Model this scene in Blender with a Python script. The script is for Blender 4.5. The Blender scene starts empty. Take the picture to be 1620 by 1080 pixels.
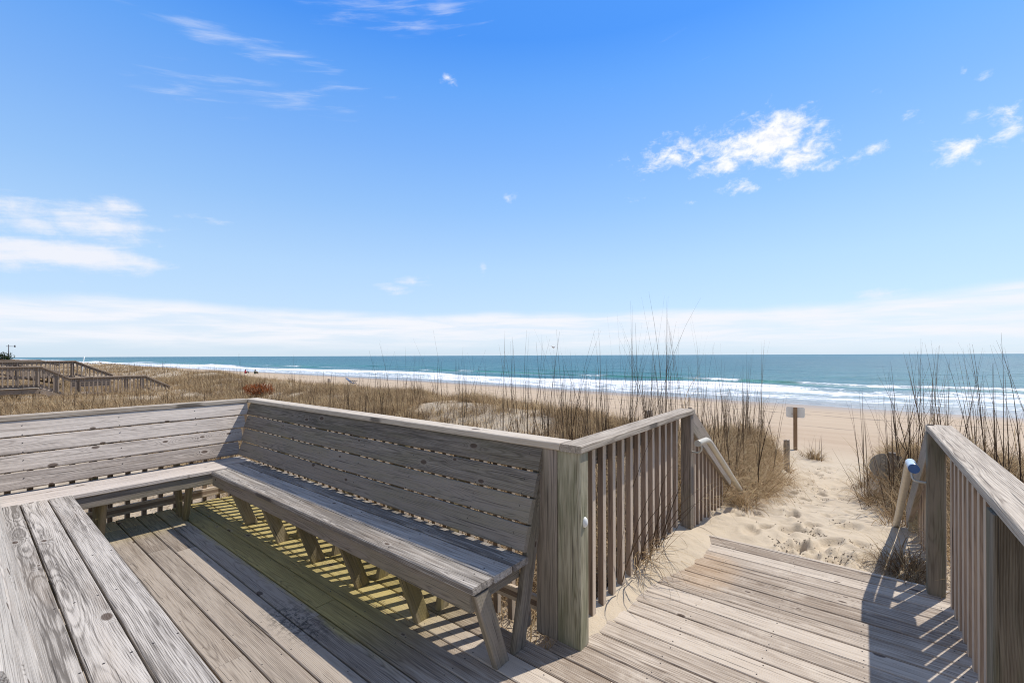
import bpy, math, random
import numpy as np
from mathutils import Vector
random.seed(7); RNG = np.random.default_rng(11)
S = bpy.context.scene
COL = S.collection
R = math.radians
CAM_H = 1.638
SEA = -2.76

# ------------------------------------------------------------------ object helpers
def tag(o, label=None, cat=None, group=None, kind=None):
    if label: o['label'] = label
    if cat: o['category'] = cat
    if group: o['group'] = group
    if kind: o['kind'] = kind
    return o
def thing(name, label, cat, loc=(0, 0, 0), group=None):
    o = bpy.data.objects.new(name, None); COL.objects.link(o); o.location = loc
    o.empty_display_size = .2
    return tag(o, label, cat, group)
def root_loc(p):
    while p.parent: p = p.parent
    return np.array(p.location)
def link(name, me, parent=None):
    o = bpy.data.objects.new(name, me); COL.objects.link(o)
    if parent: o.parent = parent
    return o
def mesh_obj(name, V, F, mats, parent=None, attrs=None, smooth=False, fmat=None, origin=None):
    V = np.asarray(V, float)
    o_ = np.zeros(3)
    if parent: o_ = root_loc(parent)
    elif origin is not None: o_ = np.array(origin, float)
    me = bpy.data.meshes.new(name)
    me.from_pydata((V - o_).tolist(), [], [tuple(f) for f in F])
    for m in (mats if isinstance(mats, (list, tuple)) else [mats]): me.materials.append(m)
    for k, a in (attrs or {}).items():
        a = np.asarray(a, np.float32)
        t = 'FLOAT' if a.ndim == 1 else 'FLOAT_VECTOR'
        at = me.attributes.new(k, t, 'POINT')
        at.data.foreach_set('value' if a.ndim == 1 else 'vector', a.ravel())
    if fmat is not None: me.polygons.foreach_set('material_index', np.asarray(fmat, np.int32))
    if smooth: me.polygons.foreach_set('use_smooth', [True] * len(me.polygons))
    me.update()
    o = link(name, me, parent)
    if parent is None and origin is not None: o.location = origin
    return o
def quad_mesh(name, V, Q, mats, attrs=None, smooth=False, fmat=None, origin=(0, 0, 0), parent=None):
    """large all-quad mesh from numpy arrays"""
    o_ = root_loc(parent) if parent else np.array(origin, float)
    V = np.asarray(V, np.float64) - o_
    me = bpy.data.meshes.new(name); Q = np.asarray(Q, np.int32); n = len(Q)
    me.vertices.add(len(V)); me.vertices.foreach_set('co', V.astype(np.float32).ravel())
    me.loops.add(n * 4); me.loops.foreach_set('vertex_index', Q.ravel())
    me.polygons.add(n); me.polygons.foreach_set('loop_start', np.arange(n, dtype=np.int32) * 4)
    me.polygons.foreach_set('loop_total', np.full(n, 4, np.int32))
    if smooth: me.polygons.foreach_set('use_smooth', np.ones(n, bool))
    for m in (mats if isinstance(mats, (list, tuple)) else [mats]): me.materials.append(m)
    if fmat is not None: me.polygons.foreach_set('material_index', np.asarray(fmat, np.int32))
    me.update(calc_edges=True); me.validate()
    for k, a in (attrs or {}).items():
        a = np.asarray(a, np.float32)
        t = 'FLOAT' if a.ndim == 1 else 'FLOAT_VECTOR'
        at = me.attributes.new(k, t, 'POINT')
        at.data.foreach_set('value' if a.ndim == 1 else 'vector', a.ravel())
    o = link(name, me, parent)
    if not parent: o.location = origin
    return o

# ------------------------------------------------------------------ node helpers
class NT:
    def __init__(s, nt): s.nt = nt; s.n = nt.nodes; s.l = nt.links
    def node(s, t, **kw):
        nd = s.n.new(t)
        for k, v in kw.items(): setattr(nd, k, v)
        return nd
    def put(s, sock, v):
        if v is None: return
        if isinstance(v, bpy.types.NodeSocket): s.l.new(v, sock)
        else: sock.default_value = v
    def m(s, op, a, b=None, c=None, clamp=False):
        nd = s.node('ShaderNodeMath', operation=op, use_clamp=clamp)
        s.put(nd.inputs[0], a); s.put(nd.inputs[1], b); s.put(nd.inputs[2], c)
        return nd.outputs[0]
    def add(s, a, b): return s.m('ADD', a, b)
    def sub(s, a, b): return s.m('SUBTRACT', a, b)
    def mul(s, a, b): return s.m('MULTIPLY', a, b)
    def step(s, x, lo, hi, tlo=0., thi=1.):
        nd = s.node('ShaderNodeMapRange', interpolation_type='SMOOTHSTEP')
        s.put(nd.inputs[0], x); s.put(nd.inputs[1], lo); s.put(nd.inputs[2], hi); s.put(nd.inputs[3], tlo); s.put(nd.inputs[4], thi)
        return nd.outputs[0]
    def xyz(s, x=0., y=0., z=0.):
        nd = s.node('ShaderNodeCombineXYZ'); s.put(nd.inputs[0], x); s.put(nd.inputs[1], y); s.put(nd.inputs[2], z); return nd.outputs[0]
    def sep(s, v):
        nd = s.node('ShaderNodeSeparateXYZ'); s.put(nd.inputs[0], v); return nd.outputs
    def noise(s, vec, scale=1., detail=3., rough=.5, dist=0., col=False):
        nd = s.node('ShaderNodeTexNoise'); s.put(nd.inputs['Vector'], vec)
        for k, v in (('Scale', scale), ('Detail', detail), ('Roughness', rough), ('Distortion', dist)): s.put(nd.inputs[k], v)
        return nd.outputs['Color' if col else 'Fac']
    def mix(s, f, a, b, blend='MIX'):
        nd = s.node('ShaderNodeMix', data_type='RGBA', blend_type=blend)
        s.put(nd.inputs[0], f); s.put(nd.inputs[6], c4(a)); s.put(nd.inputs[7], c4(b)); return nd.outputs[2]
    def attr(s, name, out='Vector'):
        nd = s.node('ShaderNodeAttribute', attribute_name=name); return nd.outputs[out]
    def ramp(s, f, stops):
        nd = s.node('ShaderNodeValToRGB'); e = nd.color_ramp.elements
        while len(e) < len(stops): e.new(.5)
        for el, (p, c) in zip(e, stops): el.position = p; el.color = c4(c)
        s.put(nd.inputs[0], f); return nd.outputs[0]
    def bump(s, h, strength=.3, dist=.01, normal=None):
        nd = s.node('ShaderNodeBump'); s.put(nd.inputs['Height'], h)
        nd.inputs['Strength'].default_value = strength; nd.inputs['Distance'].default_value = dist
        if normal is not None: s.l.new(normal, nd.inputs['Normal'])
        return nd.outputs[0]
def c4(c):
    if isinstance(c, (tuple, list)) and len(c) == 3: return (*c, 1.)
    return c
def new_mat(name):
    m = bpy.data.materials.new(name); m.use_nodes = True
    m.node_tree.nodes.clear(); t = NT(m.node_tree)
    out = t.node('ShaderNodeOutputMaterial')
    return m, t, out
def principled(t, out, col, rough=.8, spec=.25, metal=0., normal=None):
    p = t.node('ShaderNodeBsdfPrincipled')
    t.put(p.inputs['Base Color'], c4(col)); t.put(p.inputs['Roughness'], rough)
    t.put(p.inputs['Specular IOR Level'], spec); t.put(p.inputs['Metallic'], metal)
    if normal is not None: t.l.new(normal, p.inputs['Normal'])
    t.l.new(p.outputs[0], out.inputs[0]); return p

# ------------------------------------------------------------------ materials
def wood_mat(name, light, dark, algae=None, algae_amt=0., deck=False, contrast=1., warm=(.30, .22, .15), warm_amt=.18, knots=1., edge=None):
    m, t, out = new_mat(name)
    u, v, w = t.sep(t.attr('wc')); pv, pw, pid = t.sep(t.attr('wp'))
    seed = t.mul(pid, 91.7)
    n1 = t.noise(t.xyz(t.mul(u, .75), seed, 0.), 1., 2.)
    n2 = t.noise(t.xyz(t.mul(u, 1.0), seed, 7.3), 1., 2.)
    n3 = t.noise(t.xyz(t.mul(u, 3.), t.mul(v, 18.), seed), 1., 3.)
    # knots
    vo = t.node('ShaderNodeTexVoronoi', voronoi_dimensions='2D', feature='F1')
    t.put(vo.inputs['Vector'], t.xyz(t.mul(u, 3.6), t.add(t.mul(v, 7.5), seed), 0.)); vo.inputs['Scale'].default_value = 1.
    kd = vo.outputs['Distance']; kc = t.sep(vo.outputs['Color'])
    pres = t.m('GREATER_THAN', kc[0], 1 - .13 * knots)
    ksz = t.add(.05, t.mul(kc[1], .1))
    kn = t.mul(t.step(kd, t.mul(ksz, 1.15), t.mul(ksz, .75)), pres)
    halo = t.mul(t.step(kd, .42, 0.), pres)
    # growth rings of a flat-sawn plank
    a = t.add(t.sub(v, pv), t.mul(t.sub(n1, .5), .07)); b = t.add(t.sub(w, pw), t.mul(t.sub(n2, .5), .085))
    r = t.m('SQRT', t.add(t.mul(a, a), t.mul(b, b)))
    r = t.add(r, t.mul(t.sub(n3, .5), .0055)); r = t.add(r, t.mul(halo, .022))
    ring = t.add(.5, t.mul(.5, t.m('SINE', t.mul(r, 980.))))
    ring = t.m('POWER', ring, 3.2)
    fine = t.noise(t.xyz(t.mul(u, 6.), t.mul(v, 300.), t.add(t.mul(w, 300.), seed)), 1., 3., .65)
    mid = t.noise(t.xyz(t.mul(u, 2.0), t.mul(v, 55.), t.add(t.mul(w, 55.), seed)), 1., 5., .65)
    big = t.noise(t.xyz(t.mul(u, .8), t.mul(v, 3.), seed), 1., 3.)
    crk = t.noise(t.xyz(t.mul(u, 1.6), t.mul(v, 110.), t.add(seed, 3.)), 1., 2., .5)
    crack = t.mul(t.step(crk, .655, .70), .85)
    ringamp = t.add(.25, t.mul(n2, .7))
    f = t.add(.62, t.mul(t.mul(t.sub(.32, ring), ringamp), .62 * contrast))
    f = t.add(f, t.mul(t.sub(fine, .5), 1.9 * contrast)); f = t.add(f, t.mul(t.sub(mid, .5), 2.0 * contrast))
    f = t.add(f, t.mul(t.sub(big, .5), .9 * contrast)); f = t.add(f, t.mul(t.sub(t.m('FRACT', t.mul(pid, 7.31)), .5), .72 * contrast))
    f = t.m('MULTIPLY', f, 1., clamp=True)
    geo = t.node('ShaderNodeNewGeometry'); P = geo.outputs['Position']; px, py, pz = t.sep(P)
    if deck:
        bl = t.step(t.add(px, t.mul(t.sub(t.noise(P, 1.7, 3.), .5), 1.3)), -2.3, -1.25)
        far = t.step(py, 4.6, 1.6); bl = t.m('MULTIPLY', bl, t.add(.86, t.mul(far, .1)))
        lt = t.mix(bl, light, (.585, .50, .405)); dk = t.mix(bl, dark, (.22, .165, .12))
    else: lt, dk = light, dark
    col = t.mix(f, dk, lt)
    wm = t.mul(t.step(t.noise(t.xyz(t.mul(u, 1.1), t.mul(v, 9.), t.add(seed, 9.)), 1., 3.), .5, .72), warm_amt)
    col = t.mix(wm, col, warm)
    if algae is not None:
        if deck:
            yy = t.add(py, t.mul(t.sub(t.noise(P, 3.5, 4., .7), .5), .16))
            mask = t.mul(t.step(t.add(yy, t.mul(t.sub(t.m('FRACT', t.mul(pid, 13.7)), .5), .16)), 1.35, 1.41), t.step(px, -1.75, -2.6))
            mask = t.m('MAXIMUM', mask, t.mul(t.step(t.add(px, t.mul(t.sub(t.noise(P, 2.5, 3.), .5), .4)), -4.9, -5.5), .75))
            mask = t.mul(mask, t.add(.7, t.mul(mid, .4)))
        else:
            mask = t.step(t.noise(t.xyz(t.mul(u, 1.4), t.mul(v, 10.), t.add(t.mul(w, 14.), seed)), 1., 4., .6), .42, .62)
        col = t.mix(t.mul(mask, algae_amt), col, t.mix(f, tuple(.55 * k for k in algae), algae))
    if deck:   # dark mould patch and sandy dusting
        dx = t.mul(t.sub(px, -2.75), 1.6); dy = t.mul(t.sub(py, 1.30), 4.)
        dd = t.m('SQRT', t.add(t.mul(dx, dx), t.mul(dy, dy)))
        mo = t.mul(t.step(dd, .75, .1), t.step(t.noise(P, 26., 5., .75), .44, .6))
        col = t.mix(t.mul(mo, .8), col, (.03, .028, .024))
        sm = t.mul(t.step(px, -1.5, -1.0), t.step(t.noise(P, 3.4, 6., .75), .50, .70))
        col = t.mix(t.mul(sm, .55), col, (.60, .52, .42))
        rx = t.mul(t.sub(px, -.93), 3.4); ry = t.mul(t.sub(py, 3.55), 2.1)
        rs = t.step(t.add(t.add(t.mul(rx, rx), t.mul(ry, ry)), t.mul(t.sub(n3, .5), .9)), .8, .1)
        col = t.mix(t.mul(rs, .30), col, (.50, .31, .15))
    col = t.mix(t.mul(crack, .8), col, (.05, .042, .036))
    col = t.mix(t.mul(kn, .82), col, (.075, .048, .034))
    ringk = t.mul(t.step(kd, t.mul(ksz, 2.2), t.mul(ksz, 1.15)), t.sub(pres, kn))
    col = t.mix(t.mul(ringk, .35), col, lt)
    if edge is not None:   # pale tone on the faces at either side of the width
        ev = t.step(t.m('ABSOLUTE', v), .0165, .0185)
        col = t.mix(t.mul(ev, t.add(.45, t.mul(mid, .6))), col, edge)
    h = t.add(t.add(t.mul(ring, -.35), t.mul(fine, .8)), t.add(t.mul(mid, .5), t.mul(crack, -1.4)))
    nrm = t.bump(h, .55, .0035)
    principled(t, out, col, .82, .22, normal=nrm)
    return m

M = {}
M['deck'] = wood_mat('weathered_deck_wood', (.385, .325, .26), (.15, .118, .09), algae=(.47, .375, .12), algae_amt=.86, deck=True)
M['seat'] = wood_mat('grey_seat_wood', (.52, .475, .42), (.16, .14, .12), contrast=1.25)
M['back'] = wood_mat('shaded_backrest_wood', (.29, .25, .205), (.10, .085, .068), algae=(.24, .215, .12), algae_amt=.3)  # tone lowered to carry the shade on the corner bench's back
M['backsun'] = wood_mat('sunlit_backrest_wood', (.55, .485, .425), (.23, .195, .168), contrast=1.0, knots=1.6)  # lighter copy of the backrest wood, with sunlight put into its tone
M['leg'] = wood_mat('mossy_leg_wood', (.36, .30, .20), (.18, .145, .085), algae=(.29, .235, .075), algae_amt=.6)
M['post'] = wood_mat('green_stained_post_wood', (.44, .40, .29), (.19, .165, .105), algae=(.15, .155, .08), algae_amt=.6, contrast=1.3)
M['postbrown'] = wood_mat('brown_post_wood', (.36, .30, .25), (.17, .14, .115), algae=(.18, .17, .10), algae_amt=.3)
M['cap'] = wood_mat('pale_cap_wood', (.57, .495, .40), (.25, .205, .16), contrast=1.05)
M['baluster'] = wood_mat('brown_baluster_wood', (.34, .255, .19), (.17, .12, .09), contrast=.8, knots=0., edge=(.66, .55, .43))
M['far'] = wood_mat('far_boardwalk_wood', (.35, .275, .21), (.16, .12, .09))
M['postdark'] = wood_mat('dark_post_wood', (.25, .215, .165), (.11, .09, .065), algae=(.13, .135, .08), algae_amt=.5, knots=.5)
M['signpost'] = wood_mat('sign_post_wood', (.30, .20, .12), (.17, .105, .06))

def simple(name, col, rough=.6, spec=.3, metal=0., nscale=20., var=.25):
    m, t, out = new_mat(name)
    tc = t.node('ShaderNodeTexCoord').outputs['Object']
    f = t.noise(tc, nscale, 4., .6)
    c = t.mix(f, tuple(k * (1 - var) for k in col), tuple(min(1, k * (1 + var)) for k in col))
    principled(t, out, c, rough, spec, metal, t.bump(f, .15, .004)); return m
M['pipe'] = simple('aged_cream_handrail_metal', (.52, .47, .385), .42, .5, .15, 24., .32)
M['bracket'] = simple('galvanised_bracket', (.55, .54, .5), .42, .5, .5, 40., .2)
M['tape'] = simple('blue_white_end_wrap', (.50, .62, .80), .3, .5, 0., 25., .35)
M['bluecap'] = simple('blue_pipe_cap', (.05, .13, .33), .35, .5, 0., 20., .2)
M['screw'] = simple('dark_screw_steel', (.06, .05, .045), .6, .4, .3, 80., .3)
M['signback'] = simple('dull_aluminium_sign_back', (.74, .73, .70), .5, .4, 0., 9., .10)
M['oldsign'] = simple('grimy_sign_back', (.40, .365, .31), .75, .25, 0., 9., .35)
M['whiteknob'] = simple('white_plastic_knob', (.7, .7, .66), .5, .4, 0., 30., .12)
M['chaircloth'] = simple('blue_grey_chair_cloth', (.10, .14, .22), .8, .2, 0., 20., .3)
M['skin'] = simple('skin', (.45, .28, .2), .6, .3, 0., 5., .1)
M['redshirt'] = simple('red_shirt_cloth', (.5, .06, .09), .8, .2, 0., 8., .2)
M['olive'] = simple('olive_cloth', (.10, .11, .08), .8, .2, 0., 8., .2)
M['navy'] = simple('dark_trouser_cloth', (.03, .035, .05), .8, .2, 0., 8., .2)
M['hair'] = simple('dark_hair', (.03, .022, .016), .7, .3, 0., 20., .3)
M['white'] = simple('white_paint', (.75, .75, .73), .5, .3, 0., 8., .05)
M['darkmetal'] = simple('dark_mast_metal', (.10, .10, .11), .6, .3, .3, 8., .2)
M['debris'] = simple('dark_plant_debris', (.075, .055, .042), .9, .1, 0., 60., .5)
M['gull'] = simple('gull_feathers', (.55, .55, .57), .8, .2, 0., 15., .3)

def grass_mat(name, stops):
    m, t, out = new_mat(name)
    cv = t.attr('cv', 'Fac')
    geo = t.node('ShaderNodeNewGeometry')
    n = t.noise(geo.outputs['Position'], 1.3, 3.)
    col = t.ramp(t.m('ADD', t.mul(cv, .8), t.mul(t.sub(n, .4), .5), clamp=True), stops)
    d = t.node('ShaderNodeBsdfDiffuse'); t.put(d.inputs[0], col)
    tr = t.node('ShaderNodeBsdfTranslucent'); t.put(tr.inputs[0], col)
    mx = t.node('ShaderNodeMixShader'); mx.inputs[0].default_value = .28
    t.l.new(d.outputs[0], mx.inputs[1]); t.l.new(tr.outputs[0], mx.inputs[2]); t.l.new(mx.outputs[0], out.inputs[0])
    return m
M['grass'] = grass_mat('dry_dune_grass', [(0, (.14, .092, .05)), (.3, (.31, .215, .12)), (.6, (.47, .345, .205)), (.85, (.58, .45, .275)), (1, (.33, .29, .14))])
M['stalk'] = grass_mat('dry_stalk', [(0, (.045, .030, .022)), (.5, (.115, .078, .05)), (1, (.23, .165, .10))])
M['russet'] = grass_mat('russet_shrub', [(0, (.13, .035, .015)), (.5, (.33, .10, .035)), (1, (.42, .18, .08))])
M['dkgreen'] = grass_mat('dark_evergreen_leaf', [(0, (.012, .022, .008)), (.5, (.03, .05, .018)), (1, (.06, .08, .03))])

# sand: dry dune sand, litter under the grass, tan packed beach, wet margin
def sand_mat():
    m, t, out = new_mat('beach_and_dune_sand')
    P = t.node('ShaderNodeNewGeometry').outputs['Position']; x, y, z = t.sep(P)
    sd = t.attr('sd', 'Fac'); lit = t.attr('litter', 'Fac')
    n = t.noise(P, 1.4, 6., .6); g = t.noise(P, 90., 3., .7); g2 = t.noise(P, 14., 4., .6)
    dry = t.mix(n, (.46, .375, .265), (.555, .465, .345))
    streak = t.add(.5, t.mul(t.sub(t.noise(t.xyz(t.mul(x, .10), t.mul(y, .9), 0.), 1., 7., .68), .5), 1.8))
    beach = t.mix(streak, (.39, .285, .19), (.49, .375, .265))
    wd = t.add(sd, t.mul(t.sub(t.noise(t.xyz(t.mul(x, .05), t.mul(y, .2), 2.), 1., 3.), .5), 6.))
    col = t.mix(t.step(sd, -33., -27.), dry, beach)
    col = t.mix(t.step(sd, -26., -19.), col, t.mix(streak, (.42, .315, .215), (.51, .40, .285)))
    col = t.mix(t.step(wd, -9., -2.), col, t.mix(streak, (.27, .20, .14), (.34, .26, .185)))
    # wrack lines along the beach
    for c_, wid, amt in ((-9.5, .35, .7), (-13.0, .55, .85), (-21.5, .35, .45)):
        q = t.add(t.sub(sd, c_), t.mul(t.sub(t.noise(t.xyz(t.mul(x, .09), 0., c_), 1., 3.), .5), 2.2))
        line = t.step(t.m('ABSOLUTE', q), wid, wid * .2)
        brk = t.step(t.noise(t.xyz(t.mul(x, .8), t.mul(y, 1.5), c_), 1., 5., .7), .42, .6)
        col = t.mix(t.mul(t.mul(line, brk), amt), col, (.12, .095, .075))
    l = t.mul(lit, t.step(t.noise(P, 2.6, 6., .7), .34, .62))
    col = t.mix(t.mul(l, .8), col, t.mix(t.noise(P, 40., 3., .7), (.12, .085, .055), (.33, .25, .165)))
    col = t.mix(t.mul(t.step(g, .62, .8), .22), col, (.33, .26, .2))
    col = t.mix(t.step(g2, .3, .75, 0., .22), col, (.50, .425, .34))
    nr = t.bump(t.add(t.mul(g, .4), t.add(t.mul(g2, .9), t.mul(t.noise(P, 4., 4.), 1.6))), .55, .02)
    wet = t.step(wd, -9., -2.)
    principled(t, out, col, t.sub(.92, t.mul(wet, .45)), t.add(.12, t.mul(wet, .25)), normal=nr)
    return m
M['sand'] = sand_mat()
def straw_mat():
    m, t, out = new_mat('pine_straw_litter')
    P = t.node('ShaderNodeNewGeometry').outputs['Position']
    f = t.noise(P, 55., 4., .7)
    principled(t, out, t.ramp(f, [(.3, (.10, .07, .05)), (.5, (.30, .21, .15)), (.7, (.52, .42, .33))]), .9, .1, normal=t.bump(f, .8, .03)); return m

def sea_mat():
    m, t, out = new_mat('sea_water_with_surf')
    P = t.node('ShaderNodeNewGeometry').outputs['Position']; x, y, z = t.sep(P)
    sd = t.attr('sd', 'Fac'); fo = t.attr('foam', 'Fac'); gr = t.attr('green', 'Fac')
    patch = t.noise(t.xyz(t.mul(x, .006), t.mul(y, .02), 0.), 1., 4., .6)
    deep = t.mix(patch, (.006, .094, .124), (.018, .146, .172))
    near = t.mix(patch, (.025, .15, .185), (.045, .19, .205))
    col = t.mix(t.step(sd, 220., 30.), deep, near)
    col = t.mix(gr, col, (.06, .235, .19))
    w1 = t.noise(t.xyz(t.mul(x, .12), t.mul(y, .42), 0.), 1., 5., .62)
    w2 = t.noise(t.xyz(t.mul(x, .9), t.mul(y, 2.2), 0.), 1., 4., .6)
    dk = t.step(w1, .56, .42, 0., .55)
    col = t.mix(dk, col, t.mix(.5, col, (.006, .05, .085)))
    col = t.mix(t.step(sd, 15., 1.), col, (.34, .35, .345))
    # foam lace
    a = t.noise(t.xyz(t.mul(x, .28), t.mul(y, .62), 4.), 1., 7., .68, .6)
    b = t.noise(t.xyz(t.mul(x, 1.1), t.mul(y, 2.0), 4.), 1., 5., .65, .4)
    lace = t.add(.5, t.mul(t.sub(t.add(t.mul(a, .55), t.mul(b, .45)), .5), 1.5))
    f = t.step(t.add(lace, t.mul(t.sub(fo, .5), .42)), .47, .60)
    f = t.mul(f, t.step(fo, .02, .12))
    bl = t.step(fo, .08, .5, 0., .5)
    col = t.mix(bl, col, (.44, .48, .50))
    col = t.mix(f, col, (.86, .87, .88))
    nr = t.bump(t.add(t.mul(w1, 1.), t.mul(w2, .35)), .9, 1.3)
    p = principled(t, out, col, t.add(.30, t.mul(f, .5)), t.sub(.24, t.mul(f, .15)), normal=nr)
    return m
M['sea'] = sea_mat()

# ------------------------------------------------------------------ wood plank builder
class Wood:
    def __init__(s): s.V = []; s.F = []; s.wc = []; s.wp = []; s.fm = []
    def board(s, c0, c1, wd, w, t, ch=.004, seg=None, flat=True, cut0=None, cut1=None, bow=0.):
        """plank with centre line c0-c1, width w along wd, thickness t; all long edges eased.
        cut0 / cut1: direction of the end face's normal (for mitred or plumb-cut ends)."""
        c0 = np.array(c0, float); c1 = np.array(c1, float); L = np.linalg.norm(c1 - c0); a = (c1 - c0) / L
        wd = np.array(wd, float); wd = wd - a * wd.dot(a); wd /= np.linalg.norm(wd); td = np.cross(a, wd)
        hw, ht = w / 2, t / 2; ch = min(ch, ht * .45, hw * .45)
        prof = [(-hw + ch, -ht), (hw - ch, -ht), (hw, -ht + ch), (hw, ht - ch), (hw - ch, ht), (-hw + ch, ht), (-hw, ht - ch), (-hw, -ht + ch)]
        seg = seg or max(1, int(L / .5)); b0 = len(s.V); n = len(prof)
        pid = random.random(); uo = random.random() * 40
        pv = random.uniform(-.05, .05); pw = random.choice((-1, 1)) * random.uniform(.015, .07)
        kw = random.uniform(-1, 1) * bow
        for k in range(seg + 1):
            f = k / seg
            sag = td * kw * math.sin(f * math.pi) * L
            for p, q in prof:
                u = f * L
                P = c0 + a * u + wd * p + td * q + sag
                cut = cut0 if k == 0 else cut1 if k == seg else None
                if cut is not None:
                    nn = np.array(cut, float); ref = c0 if k == 0 else c1
                    P = P - a * ((P - ref).dot(nn) / a.dot(nn))
                if k in (0, seg) and cut is None: P = P + a * random.uniform(-.0008, .0008)
                s.V.append(P); s.wc.append((u + uo, p, q)); s.wp.append((pv, pw, pid))
        for k in range(seg):
            for i in range(n):
                j = (i + 1) % n
                s.F.append((b0 + k * n + i, b0 + k * n + j, b0 + (k + 1) * n + j, b0 + (k + 1) * n + i)); s.fm.append(0)
        s.F.append(tuple(b0 + i for i in range(n))[::-1]); s.F.append(tuple(b0 + seg * n + i for i in range(n))); s.fm += [0, 0]
    def dot(s, c, nrm, r=.004):
        """screw head: a shallow eight-sided disc set on the surface"""
        c = np.array(c, float); nrm = np.array(nrm, float); nrm /= np.linalg.norm(nrm)
        a = np.cross(nrm, (0, 0, 1.) if abs(nrm[2]) < .9 else (1., 0, 0)); a /= np.linalg.norm(a); b = np.cross(nrm, a)
        b0 = len(s.V)
        for h in (-.002, .0009):
            for i in range(8):
                g = i * math.pi / 4
                s.V.append(c + nrm * h + (a * math.cos(g) + b * math.sin(g)) * r * (1 if h < 0 else .85)); s.wc.append((0, 0, 0)); s.wp.append((0, 0, 0))
        for i in range(8):
            j = (i + 1) % 8; s.F.append((b0 + i, b0 + j, b0 + 8 + j, b0 + 8 + i)); s.fm.append(1)
        s.F.append(tuple(b0 + 8 + i for i in range(8))); s.fm.append(1)
    def build(s, name, mat, parent=None, origin=None):
        return mesh_obj(name, s.V, s.F, [mat, M['screw']], parent, {'wc': s.wc, 'wp': s.wp}, fmat=s.fm, origin=origin)
def plank(name, mat, parent, *a, **k):
    w = Wood(); w.board(*a, **k); return w.build(name, mat, parent)

# round tubes along a smoothed path
def catmull(pts, n):
    P = [np.array(p, float) for p in pts]; P = [2 * P[0] - P[1]] + P + [2 * P[-1] - P[-2]]; o = []
    for i in range(1, len(P) - 2):
        for k in range(n):
            f = k / n; a, b, c, d = P[i - 1], P[i], P[i + 1], P[i + 2]
            o.append(.5 * ((2 * b) + (c - a) * f + (2 * a - 5 * b + 4 * c - d) * f * f + (3 * b - a - 3 * c + d) * f ** 3))
    o.append(P[-2]); return o
def tube_arrays(pts, rad, ns=16, caps=True):
    V, F = [], []; n = len(pts); rad = rad if hasattr(rad, '__len__') else [rad] * n
    prev = None
    for i in range(n):
        a = np.array(pts[min(i + 1, n - 1)]) - np.array(pts[max(i - 1, 0)]); a = a / (np.linalg.norm(a) + 1e-12)
        if prev is None:
            s = np.cross(a, (0, 0, 1.)); s = s if np.linalg.norm(s) > .05 else np.cross(a, (1., 0, 0))
        else: s = prev - a * prev.dot(a)
        s = s / np.linalg.norm(s); prev = s; q = np.cross(a, s)
        for k in range(ns):
            g = 2 * math.pi * k / ns; V.append(np.array(pts[i]) + (s * math.cos(g) + q * math.sin(g)) * rad[i])
    for i in range(n - 1):
        for k in range(ns):
            j = (k + 1) % ns; F.append((i * ns + k, i * ns + j, (i + 1) * ns + j, (i + 1) * ns + k))
    if caps: F.append(tuple(range(ns))[::-1]); F.append(tuple((n - 1) * ns + k for k in range(ns)))
    return V, F
def tube(name, mat, parent, pts, rad, ns=16, smooth=True):
    V, F = tube_arrays(pts, rad, ns); o = mesh_obj(name, V, F, mat, parent, smooth=smooth)
    for p in list(o.data.polygons)[-2:]: p.use_smooth = False
    return o

# ------------------------------------------------------------------ value noise (numpy)
def _h(ix, iy, s):
    n = (ix.astype(np.int64) * 374761393 + iy.astype(np.int64) * 668265263 + s * 974711) & 0x7fffffff
    n = ((n ^ (n >> 13)) * 1274126177) & 0x7fffffff
    return ((n ^ (n >> 16)) & 0xffff) / 65535.
def vn(x, y, s=0):
    x = np.asarray(x, float); y = np.asarray(y, float)
    ix = np.floor(x); iy = np.floor(y); fx = x - ix; fy = y - iy; fx = fx * fx * (3 - 2 * fx); fy = fy * fy * (3 - 2 * fy)
    return (_h(ix, iy, s) * (1 - fx) + _h(ix + 1, iy, s) * fx) * (1 - fy) + (_h(ix, iy + 1, s) * (1 - fx) + _h(ix + 1, iy + 1, s) * fx) * fy
def fbm(x, y, s=0, o=4):
    r = 0; a = .5; tot = 0
    for k in range(o): r = r + a * vn(x * 2 ** k, y * 2 ** k, s + k); tot += a; a *= .5
    return r / tot
def ss(x, a, b):
    t = np.clip((x - a) / (b - a), 0, 1); return t * t * (3 - 2 * t)

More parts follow.
